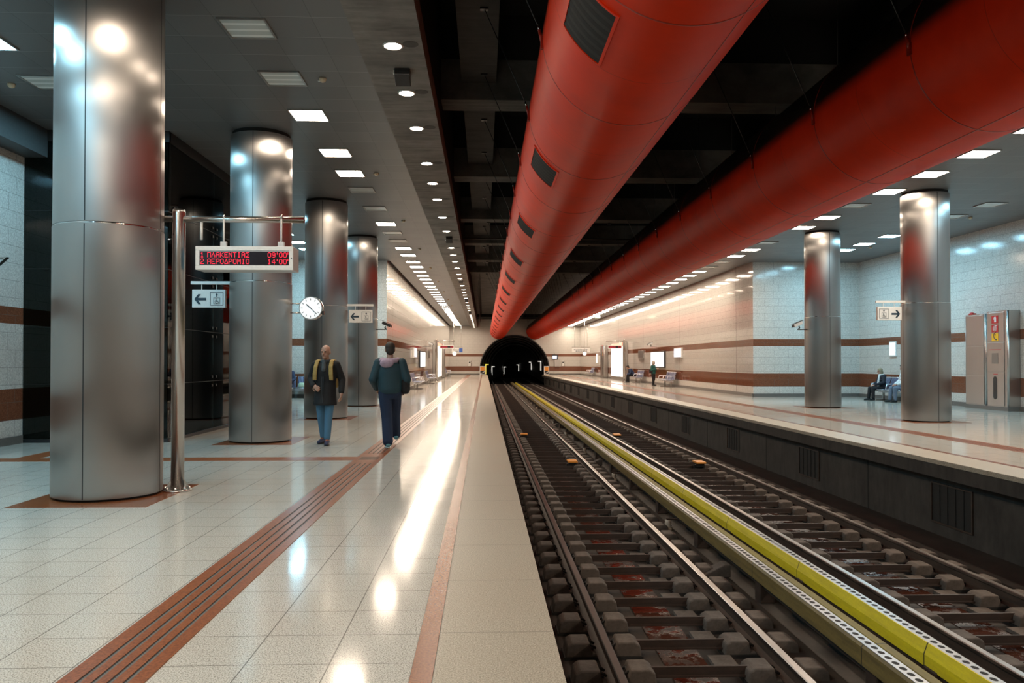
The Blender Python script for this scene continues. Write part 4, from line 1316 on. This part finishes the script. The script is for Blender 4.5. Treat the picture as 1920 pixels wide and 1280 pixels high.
# end wall equipment
t = thing('platform_monitor', 'dark tilted monitor with a pale blue screen on the end wall right of the tunnel', 'monitor', (8.2, Y1 - .35, 2.05), 0)
R = Matrix.Rotation(radians(18), 3, 'X')
MB().rbox((0, 0, 0), (.72, .2, .55), R).build('case', 'black', t, bevel=.02)
MB().rbox(R @ Vector((-.04, -.104, 0)), (.5, .01, .38), R).build('screen', 'bluescr', t)
MB().cyl((0, .02, .2), (0, .35, .4), .03, n=8).build('bracket', 'black', t)
o = MB().box(8.15, 8.8, Y1 - .22, Y1, .95, 1.72).build('equipment_box', 'steel2', bevel=.01)
tag(o, 'grey steel box on the end wall under the tilted monitor', 'equipment box')
for x, lab in ((9.15, 'slim white call box on the end wall right of the steel box'), (-1.7, 'slim white call box on the end wall left of the tunnel')):
    t = thing('call_box', lab, 'call box', (x, Y1, 1.0), 0, 'white call boxes')
    MB().box(-.14, .14, -.14, 0, 0, .62).build('case', 'white', t, bevel=.02)
    MB().box(-.08, .08, -.15, -.139, .35, .5).build('speaker_plate', 'black', t)
    MB().cyl((.2, -.05, 0), (.2, -.05, .62), .015, n=6).build('cable_pipe', 'tube', t)
for x0, x1, lab in ((-.52, .12, 'white framed gate with an orange warning sign at the end of the left platform'), (6.90, 7.50, 'white framed gate with an orange warning sign at the end of the right platform')):
    t = thing('platform_gate', lab, 'gate', ((x0 + x1) / 2, Y1 - .45, 0), 0, 'platform end gates')
    w = (x1 - x0) / 2
    b = MB().frame(-w, w, .02, 1.0, .06, -.03, .03)
    b.rbox((0, 0, .25), (2 * w, .03, .05), Matrix.Rotation(radians(-28), 3, 'Y'))
    b.build('frame', 'white', t)
    MB().box(-w + .06, w - .06, -.02, .0, .48, .90).build('warning_sign', 'orange', t)
    MB().box(-w + .06, w - .06, .005, .02, .08, .94).build('backing', 'black', t)
def tunnel_lamp(x, y, z, s_, mat, lab):
    t = thing('tunnel_lamp', lab, 'lamp', (x, y, z), 0, 'lamps in the tunnel')
    MB().box(-.08, .08, -.05, .05, -.6, .6).build('tube', mat, t)
    MB().box(min(0, s_ * .38), max(0, s_ * .38), -.05, .05, .5, .62).build('cap', mat, t)
    MB().box(-.16 if s_ > 0 else .05, -.05 if s_ > 0 else .16, -.05, .3, -.85, .7).build('backplate', 'black', t)
for x, y, z, s_, mat, lab in ((.16, 95.0, .6, 1, 'lampy', 'yellow hooked tunnel lamp nearest the left gate'), (1.02, 105, .3, 1, 'lamp', 'white hooked tunnel lamp second from the left'),
                              (3.25, 130, .1, 1, 'lamp', 'white hooked tunnel lamp deepest on the left side'), (7.15, 99, 1.0, -1, 'lamp', 'white hooked tunnel lamp nearest the right gate'),
                              (7.1, 118, .9, -1, 'lamp', 'tall white hooked tunnel lamp on the right tunnel wall'), (6.4, 146, .4, -1, 'lamp', 'white hooked tunnel lamp deepest on the right side')):
    tunnel_lamp(x, y, z, s_, mat, lab)

# ---------------------------------------------------------------- people
def blob(b, name, mat, parent, voxel=0.009, it=3):
    o = b.build(name, mat, parent)
    r = o.modifiers.new('remesh', 'REMESH'); r.mode = 'VOXEL'; r.voxel_size = voxel; r.use_smooth_shade = True
    s_ = o.modifiers.new('smooth', 'SMOOTH'); s_.factor = 0.5; s_.iterations = it
    return o
def V(*a): return Vector(a)
def limb(b, pts, rs, n=12):
    for (p, q), (r0, r1) in zip(zip(pts, pts[1:]), zip(rs, rs[1:])): b.capsule(p, r0, q, r1, n)
def hand(b, w, d, nrm, thumb, curl=.35, k=1.0):
    """palm and five fingers from wrist w towards d; nrm is the palm's back, thumb = side (+1/-1 along s)"""
    d = d.normalized(); s_ = d.cross(nrm).normalized(); nn = s_.cross(d).normalized()
    b.capsule(w - d * .02, .026 * k, w + d * .03, .030 * k)
    b.ell(w + d * .050 * k, None, 12, 8, (s_ * .041 * k, d * .054 * k, nn * .017 * k))
    for i, (o, l) in enumerate(((.034, .066), (.0115, .076), (-.0115, .070), (-.034, .054))):
        p0 = w + d * .088 * k + s_ * (thumb * o * k)
        d1 = (d - nn * curl + s_ * (thumb * o * 2.2)).normalized(); d2 = (d - nn * curl * 3.0).normalized()
        p1 = p0 + d1 * l * .55 * k; p2 = p1 + d2 * l * .5 * k
        limb(b, [p0, p1, p2], [.0100 * k, .0092 * k, .0080 * k], 8)
    t0 = w + d * .030 * k + s_ * thumb * .030 * k
    t1 = t0 + (d * .7 + s_ * thumb * .8 - nn * .3).normalized() * .042 * k; t2 = t1 + (d - nn * .4 + s_ * thumb * .15).normalized() * .034 * k
    limb(b, [t0, t1, t2], [.014 * k, .0115 * k, .009 * k], 8)
def head(root, body, c, f, up, hair, hmat, k=1.0, voxel=.008, glasses=False):
    """c head centre, f facing direction, up; adds skull, jaw, nose and ears to body and separate features/hair"""
    f = f.normalized(); s_ = f.cross(up).normalized(); u = s_.cross(f).normalized()
    P = lambda a, b_, e: c + s_ * a * k + f * b_ * k + u * e * k
    body.ell(P(0, -.008, .025), None, 16, 10, (s_ * .076 * k, f * .096 * k, u * .098 * k))
    body.ell(P(0, .022, -.045), None, 14, 8, (s_ * .058 * k, f * .066 * k, u * .072 * k))
    body.ell(P(0, .062, -.088), None, 10, 6, (s_ * .028 * k, f * .026 * k, u * .024 * k))
    body.capsule(P(0, .090, .005), .010 * k, P(0, .106, -.030), .016 * k, 8)
    for e in (-1, 1):
        body.ell(P(e * .078, -.008, -.005), None, 10, 6, (s_ * .012 * k, f * .020 * k, u * .033 * k))
        body.ell(P(e * .034, .082, .028), None, 8, 6, (s_ * .024 * k, f * .012 * k, u * .008 * k))
    b = MB()
    for e in (-1, 1): b.ell(P(e * .032, .084, .008), None, 10, 6, (s_ * .013 * k, f * .009 * k, u * .007 * k))
    b.build('eyes', 'eye', root)
    b = MB(); b.ell(P(0, .084, -.058), None, 12, 6, (s_ * .024 * k, f * .008 * k, u * .007 * k))
    b.build('mouth', 'lip', root)
    if hair:
        h = MB()
        if hair == 'short':
            h.ell(P(0, -.020, .040), None, 16, 10, (s_ * .084 * k, f * .098 * k, u * .094 * k))
            h.ell(P(0, -.055, -.015), None, 14, 8, (s_ * .076 * k, f * .058 * k, u * .085 * k))
            h.ell(P(0, .045, .095), None, 14, 8, (s_ * .062 * k, f * .045 * k, u * .032 * k))
        elif hair == 'bob':
            h.ell(P(0, -.018, .042), None, 16, 10, (s_ * .090 * k, f * .104 * k, u * .098 * k))
            h.ell(P(0, -.060, -.050), None, 14, 8, (s_ * .092 * k, f * .062 * k, u * .105 * k))
            for e in (-1, 1): h.ell(P(e * .080, .0, -.03), None, 10, 8, (s_ * .018 * k, f * .05 * k, u * .085 * k))
        blob(h, 'hair', hmat, root, .009, 2)
def shoe(parent, ankle, fd, mat, sole, trim=None, pitch=0.0, k=1.0):
    f = V(fd[0], fd[1], 0).normalized(); s_ = V(-f.y, f.x, 0); u = V(0, 0, 1)
    R = Matrix.Rotation(pitch, 3, s_)
    g = V(ankle[0], ankle[1], 0) if pitch == 0 else V(ankle[0], ankle[1], ankle[2] - .085)
    P = lambda a, b_, c_: g + (R @ (f * a + s_ * b_ + u * c_)) * k
    b = MB()
    b.capsule(P(-.045, 0, .055), .042 * k, P(.06, 0, .050), .040 * k); b.capsule(P(.06, 0, .048), .040 * k, P(.165, .004, .036), .034 * k)
    b.capsule(P(-.03, 0, .06), .042 * k, P(-.015, 0, .105), .040 * k)
    o = blob(b, 'shoe', mat, parent, .008, 2)
    b = MB()
    b.ell(P(.055, 0, .014), None, 16, 6, (R @ (f * .148 * k), R @ (s_ * .050 * k), R @ (u * .014 * k)))
    b.build('sole', sole, o)
    if trim:
        b = MB(); b.capsule(P(.02, 0, .088), .022 * k, P(.085, 0, .075), .020 * k); b.capsule(P(-.02, 0, .13), .043 * k, P(-.015, 0, .10), .044 * k)
        b.build('laces', trim, o)
    return o

# --- bald person in the black coat, walking towards the camera
t = thing('person', 'bald person in a black coat and blue jeans walking this way with mustard backpack straps', 'person', (-2.79, 13.92, 0), 0)
t.rotation_euler = (0, 0, radians(-8))
hc = V(0.01, -.03, 1.615)
shR, shL = V(-.185, .01, 1.405), V(.185, .0, 1.405)          # -x is the viewer's left
elR, elL = V(-.285, .055, 1.145), V(.275, .06, 1.135)
wrR, wrL = V(-.165, -.165, 1.04), V(.305, -.06, .905)
hipR, hipL = V(-.092, 0, .90), V(.092, 0, .90)
knR, knL = V(-.098, .04, .49), V(.088, -.10, .49)
anR, anL = V(-.100, .16, .115), V(.080, -.14, .085)
b = MB()
head(t, b, hc, V(-.12, -1, -.03), V(0, 0, 1), None, None, 1.03)
b.capsule(hc + V(0, .02, -.08), .054, V(0, .015, 1.40), .062)
b.stack([(0, 0, .86, .12, .085), (0, 0, .95, .165, .11), (0, 0, 1.10, .15, .105), (0, 0, 1.27, .165, .115), (0, .01, 1.38, .165, .09), (0, .01, 1.43, .08, .06)])
limb(b, [shR, elR, wrR], [.055, .042, .030]); limb(b, [shL, elL, wrL], [.055, .042, .030])
limb(b, [hipR, knR, anR], [.085, .058, .040]); limb(b, [hipL, knL, anL], [.085, .058, .040])
hand(b, wrL, V(.0, -.28, -1), V(.9, .0, -.1), -1, .45, 1.05)
hand(b, wrR, V(.75, -.45, -.45), V(-.2, -.9, .3), 1, .5, 1.0)
blob(b, 'body', 'skin', t, .0065, 2)
b = MB()
b.stack([(0.0, -.025, .690, .205, .180), (0, -.025, .72, .206, .182), (0, -.012, .90, .190, .155), (0, 0, 1.08, .180, .135), (0, 0, 1.25, .195, .14), (0, .005, 1.36, .200, .125), (0, .01, 1.425, .135, .095), (0, .01, 1.47, .075, .07)], 24)
limb(b, [shR + V(0, 0, -.01), elR, wrR], [.080, .066, .050]); limb(b, [shL + V(0, 0, -.01), elL, wrL + V(-.005, .012, .025)], [.080, .066, .052])
ct = blob(b, 'coat', 'coat', t, .010, 4)
b = MB()
for x in (-1, 1): b.rbox((x * .012, -.178, .96), (.006, .012, .46), Matrix.Rotation(radians(-4.5), 3, 'X'))
b.build('front_placket', 'scarf', ct)
b = MB()
for k in range(14):
    a = 2 * pi * k / 14; a2 = 2 * pi * (k + 1) / 14
    b.capsule(V(.073 * cos(a), .005 + .068 * sin(a), 1.465 + .012 * sin(a)), .030, V(.073 * cos(a2), .005 + .068 * sin(a2), 1.465 + .012 * sin(a2)), .030, 8)
b.capsule(V(.0, -.085, 1.44), .04, V(.01, -.135, 1.31), .042, 10)
blob(b, 'scarf', 'scarf', t, .011, 3)
for s_ in (-1, 1):
    b = MB()
    pts = [V(s_ * .125, .105, 1.36), V(s_ * .130, .05, 1.475), V(s_ * .130, -.06, 1.462), V(s_ * .135, -.135, 1.36), V(s_ * .145, -.152, 1.23), V(s_ * .15, -.145, 1.14)]
    for p, q in zip(pts, pts[1:]):
        for o in (-.022, 0, .022): b.capsule(p + V(o, 0, 0), .017, q + V(o, 0, 0), .017, 8)
    blob(b, 'backpack_strap', 'strap', t, .009, 3)
b = MB(); b.stack([(0, .24, .98, .13, .07), (0, .25, 1.02, .155, .10), (0, .25, 1.30, .155, .10), (0, .23, 1.42, .12, .07), (0, .22, 1.45, .06, .03)], 18)
blob(b, 'backpack', 'strap', t, .013, 3)
b = MB()
limb(b, [hipR, V(-.096, .02, .70), knR, anR + V(0, 0, .02)], [.100, .088, .070, .058]); limb(b, [hipL, V(.09, -.05, .70), knL, anL + V(0, 0, .05)], [.092, .082, .070, .058])
b.stack([(0, 0, .84, .14, .10), (0, 0, .95, .17, .12), (0, 0, 1.0, .16, .11)])
blob(b, 'jeans', 'jeans', t, .010, 3)
shoe(t, anR, (-.15, -1), 'shoe', 'rubber', 'shoe_o', pitch=.0); shoe(t, anL, (.2, -1), 'shoe', 'rubber', 'shoe_o')
for sh_ in [o for o in t.children if o.name.startswith('shoe')][:1]: pass

# --- person in teal jacket walking away
t = thing('person', 'person in a dark teal jacket with lilac hood and navy trousers walking away', 'person', (-1.60, 13.42, 0), pi + radians(6))
# local frame faces -y; +x is now the viewer's left
hc = V(.005, -.10, 1.655)
shR, shL = V(-.19, -.03, 1.43), V(.19, -.03, 1.43)
elR, elL = V(-.275, .03, 1.15), V(.285, .02, 1.15)
wrR, wrL = V(-.245, -.16, .975), V(.235, -.16, 1.00)
hipR, hipL = V(-.09, 0, .92), V(.09, 0, .92)
knR, knL = V(-.085, -.30, .52), V(.055, .03, .50)
anR, anL = V(-.10, -.60, .16), V(.035, .14, .09)
b = MB()
head(t, b, hc, V(.05, -1, -.12), V(0, 0, 1), 'short', 'hair_d', 1.03)
b.capsule(hc + V(0, .02, -.08), .054, V(0, -.03, 1.44), .060)
b.stack([(0, 0, .88, .12, .085), (0, 0, .97, .165, .11), (0, -.01, 1.12, .15, .105), (0, -.02, 1.29, .165, .115), (0, -.03, 1.40, .165, .09), (0, -.03, 1.46, .08, .06)])
limb(b, [shR, elR, wrR], [.055, .042, .030]); limb(b, [shL, elL, wrL], [.055, .042, .030])
limb(b, [hipR, knR, anR], [.085, .058, .040]); limb(b, [hipL, knL, anL], [.085, .058, .040])
hand(b, wrR, V(.25, -.6, -.55), V(-.8, -.2, .1), 1, .5); hand(b, wrL, V(-.25, -.6, -.55), V(.8, -.2, .1), -1, .5)
blob(b, 'body', 'skin', t, .0065, 2)
b = MB()
b.stack([(0, 0, .905, .165, .13), (0, 0, .925, .185, .145), (0, 0, .985, .205, .16), (0, -.01, 1.12, .212, .162), (0, -.02, 1.28, .215, .155), (0, -.03, 1.40, .205, .125), (0, -.03, 1.46, .13, .095), (0, -.03, 1.50, .075, .07)], 24)
limb(b, [shR, elR, wrR], [.088, .078, .056]); limb(b, [shL, elL, wrL], [.088, .078, .056])
jk = blob(b, 'jacket', 'teal', t, .010, 4)
b = MB()
for k in range(9):
    a = radians(0 + 180 * k / 8); a2 = radians(180 * (k + 1) / 8)
    if k == 8: break
    p = V(.13 * cos(a), -.045 + .115 * sin(a), 1.485 - .02 * sin(a)); q = V(.13 * cos(a2), -.045 + .115 * sin(a2), 1.485 - .02 * sin(a2))
    b.capsule(p, .045, q, .045, 10)
b.ell(V(.06, .10, 1.42), (.12, .05, .075)); b.ell(V(.14, .0, 1.47), (.06, .08, .045))
blob(b, 'hood', 'lilac', t, .011, 4)
b = MB()
b.stack([(-.24, -.06, .90, .06, .11), (-.25, -.06, .95, .085, .15), (-.25, -.06, 1.15, .09, .15), (-.24, -.06, 1.24, .06, .12)], 18)
b.capsule(V(-.22, .02, 1.2), .014, V(-.12, .05, 1.49), .014); b.capsule(V(-.12, .05, 1.49), .014, V(-.10, -.10, 1.50), .014)
blob(b, 'shoulder_bag', 'coat', t, .011, 3)
b = MB()
limb(b, [hipR, V(-.09, -.16, .72), knR, anR + V(0, .01, .0)], [.108, .100, .085, .078]); limb(b, [hipL, V(.075, .02, .72), knL, anL + V(0, 0, .02)], [.112, .105, .094, .088])
b.stack([(0, 0, .82, .13, .10), (0, 0, .93, .178, .13), (0, 0, 1.0, .165, .12)])
blob(b, 'trousers', 'navy', t, .010, 3)
shoe(t, anL, (.12, -1), 'shoe_t', 'sole'); shoe(t, V(-.10, -.60, .165), (0, -1), 'shoe_t', 'sole', pitch=-.25)

# --- seated, standing and distant people (smaller in the picture)
def seated(label, loc, rz, top, legs, shoes, hair, hmat, lean=0.0, k=1.0, scarf=None, bald=False, headdown=0.0):
    t = thing('person', label, 'person', loc, rz)
    L = lean
    def up(x, y, z):                       # lean the upper body forward around the hips
        dz = z - .50; return V(x, y - dz * sin(L), .50 + dz * cos(L))
    sy = .10
    hipR, hipL = V(-.09, sy, .50), V(.09, sy, .50)
    knR, knL = V(-.11, -.36, .50), V(.11, -.34, .50)
    anR, anL = V(-.10, -.42, .09), V(.13, -.34, .09)
    sh = [up(e * .18, sy + .02, 1.02) for e in (-1, 1)]
    el = [up(e * .25, sy - .05, .76) for e in (-1, 1)]
    if L > .3: el = [V(e * .21, -.24, .64) for e in (-1, 1)]
    wr = [V(e * .07, -.26, .64) for e in (-1, 1)] if L <= .3 else [V(e * .06, -.44, .56) for e in (-1, 1)]
    hc = up(0, sy - .03, 1.23) + V(0, -.02, 0)
    b = MB()
    head(t, b, hc, V(0, -1, -.15 - headdown), V(0, 0, 1) + V(0, -L * .5, 0), hair, hmat, 1.0)
    b.capsule(hc + V(0, .03, -.07), .052, up(0, sy + .02, 1.03), .06)
    for z in (.55, .7, .85, .98): b.ell(up(0, sy, z), (.155, .11, .11))
    for i in range(2): limb(b, [sh[i], el[i], wr[i]], [.05, .04, .028])
    limb(b, [hipR, knR, anR], [.085, .06, .04]); limb(b, [hipL, knL, anL], [.085, .06, .04])
    for i, e in enumerate((-1, 1)): hand(b, wr[i], V(-e * .5, -.7, -.2), V(0, -.3, .9), -e, .5, .95)
    blob(b, 'body', 'skin', t, .009, 2)
    b = MB()
    for z, r in ((.52, .185), (.62, .195), (.74, .19), (.86, .195), (.97, .185)): b.ell(up(0, sy, z), (r, .15, .12))
    for i in range(2): limb(b, [sh[i], el[i], wr[i] + (el[i] - wr[i]) * .12], [.082, .07, .05])
    b.ell(up(0, sy + .02, 1.04), (.12, .09, .06))
    blob(b, 'jacket', top, t, .012, 4)
    b = MB()
    limb(b, [hipR, knR, anR + V(0, 0, .03)], [.105, .082, .062]); limb(b, [hipL, knL, anL + V(0, 0, .03)], [.105, .082, .062]); b.ell(V(0, sy, .50), (.18, .14, .09))
    blob(b, 'trousers', legs, t, .012, 3)
    shoe(t, anR, (-.1, -1), shoes, 'rubber'); shoe(t, anL, (.15, -1), shoes, 'rubber')
    if scarf:
        b = MB()
        for q in range(12):
            a, a2 = 2 * pi * q / 12, 2 * pi * (q + 1) / 12
            b.capsule(up(.085 * cos(a), sy + .075 * sin(a), 1.08), .035, up(.085 * cos(a2), sy + .075 * sin(a2), 1.08), .035, 8)
        b.capsule(up(.06, sy - .11, 1.05), .04, up(.06, sy - .19, .70), .045); b.capsule(up(.06, sy - .19, .70), .045, V(.07, sy - .20, .56), .045)
        blob(b, 'scarf', scarf, t, .012, 3)
    return t
M['coat2'] = flat('dark_navy_wool', (.012, .016, .026), .85)
M['palescarf'] = flat('white_knit', (.66, .68, .68), .9)
M['blackcot'] = flat('black_cotton', (.008, .008, .010), .85)
M['navyj'] = flat('dusty_navy_jacket', (.018, .035, .085), .8)
ld = seated('blonde person in white scarf and dark clothes seated by the blue-lit right wall', (15.0, 29.25, 0), -pi / 2, 'coat2', 'blackcot', 'black', 'bob', 'hair_g', .06, scarf='palescarf')
ld.scale = (.93, .93, .9)
seated('person in grey jeans seated mostly hidden behind the larger right column', (15.05, 27.72, 0), -pi / 2, 'palescarf', 'jeans2', 'black', 'short', 'hair_d', .05)
seated('distant person in a navy jacket bowing forward on the right platform bench', (10.65, 55.9, 0), -pi / 2, 'navyj', 'blackcot', 'black', 'short', 'hair_d', .62, headdown=.2)
seated('person in blue jeans seated on the bench behind the second left column', (-7.86, 31.65, 0), 0, 'navyj', 'jeans', 'shoe_t', 'short', 'hair_d', .0)
o = MB().stack([(0, 0, 0, .13, .08), (0, 0, .03, .16, .11), (0, 0, .14, .15, .10), (0, 0, .2, .10, .05)], 16)
o = blob(o, 'hand_bag', 'bag', None, .014, 3); o.location = (-7.30, 31.72, .428)
tag(o, 'pale green bag lying on the bench beside the seated person in blue jeans', 'bag')

def standing(label, loc, rz, H, top, legs, shoes, hair, hmat, hem=.80, phone=True):
    k = H / 1.72
    t = thing('person', label, 'person', loc, rz)
    hc = V(0, -.03, 1.60 * k)
    sh = [V(e * .17, 0, 1.38 * k) for e in (-1, 1)]
    el = [V(e * .25, .02, 1.10 * k) for e in (-1, 1)]
    wr = [V(e * .06, -.24, 1.16 * k) for e in (-1, 1)] if phone else [V(e * .27, -.03, .86 * k) for e in (-1, 1)]
    hip = [V(e * .09, 0, .88 * k) for e in (-1, 1)]; kn = [V(e * .085, -.02, .48 * k) for e in (-1, 1)]; an = [V(-.08, -.05, .09), V(.09, .06, .09)]
    b = MB()
    head(t, b, hc, V(0, -1, -.25), V(0, 0, 1), hair, hmat, .98)
    b.capsule(hc + V(0, .02, -.08), .05, V(0, 0, 1.38 * k), .058)
    b.stack([(0, 0, .84 * k, .12, .085), (0, 0, .95 * k, .165, .11), (0, 0, 1.1 * k, .15, .105), (0, 0, 1.27 * k, .16, .11), (0, 0, 1.38 * k, .15, .085), (0, 0, 1.43 * k, .07, .05)])
    for i, e in enumerate((-1, 1)):
        limb(b, [sh[i], el[i], wr[i]], [.052, .04, .028]); limb(b, [hip[i], kn[i], an[i]], [.085, .058, .04])
        hand(b, wr[i], V(-e * .3, -.8, .3) if phone else V(0, -.1, -1), V(e * .8, -.2, .3), -e, .6, .95)
    blob(b, 'body', 'skin', t, .009, 2)
    b = MB()
    b.stack([(0, 0, hem * k, .18, .14), (0, 0, (hem + .03) * k, .20, .155), (0, 0, 1.1 * k, .20, .15), (0, 0, 1.27 * k, .20, .145), (0, 0, 1.37 * k, .17, .12), (0, 0, 1.44 * k, .08, .07)], 20)
    for i in range(2): limb(b, [sh[i], el[i], wr[i] + (el[i] - wr[i]) * .12], [.085, .072, .052])
    blob(b, 'coat', top, t, .012, 4)
    b = MB()
    for i in range(2): limb(b, [hip[i], kn[i], an[i] + V(0, 0, .03)], [.10, .075, .062])
    b.ell(V(0, 0, .88 * k), (.17, .12, .1))
    blob(b, 'trousers', legs, t, .012, 3)
    for i in range(2): shoe(t, an[i], (-.1 + .2 * i, -1), shoes, 'rubber')
    return t
g = standing('person in a green coat standing on the right platform looking down at a phone', (10.43, 48.1, 0), radians(55), 1.50, 'green', 'blackcot', 'black', 'bob', 'hair_w', .84)
b = MB(); b.stack([(-.24, .05, .80, .05, .09), (-.25, .05, .84, .07, .12), (-.25, .05, 1.0, .06, .11)], 14)
blob(b, 'shoulder_bag', 'blackcot', g, .012, 3)
standing('dark silhouetted person standing behind the tinted lift glass', (-6.98, 21.2, 0), radians(40), 1.74, 'blackcot', 'blackcot', 'black', 'short', 'hair_d', .86)
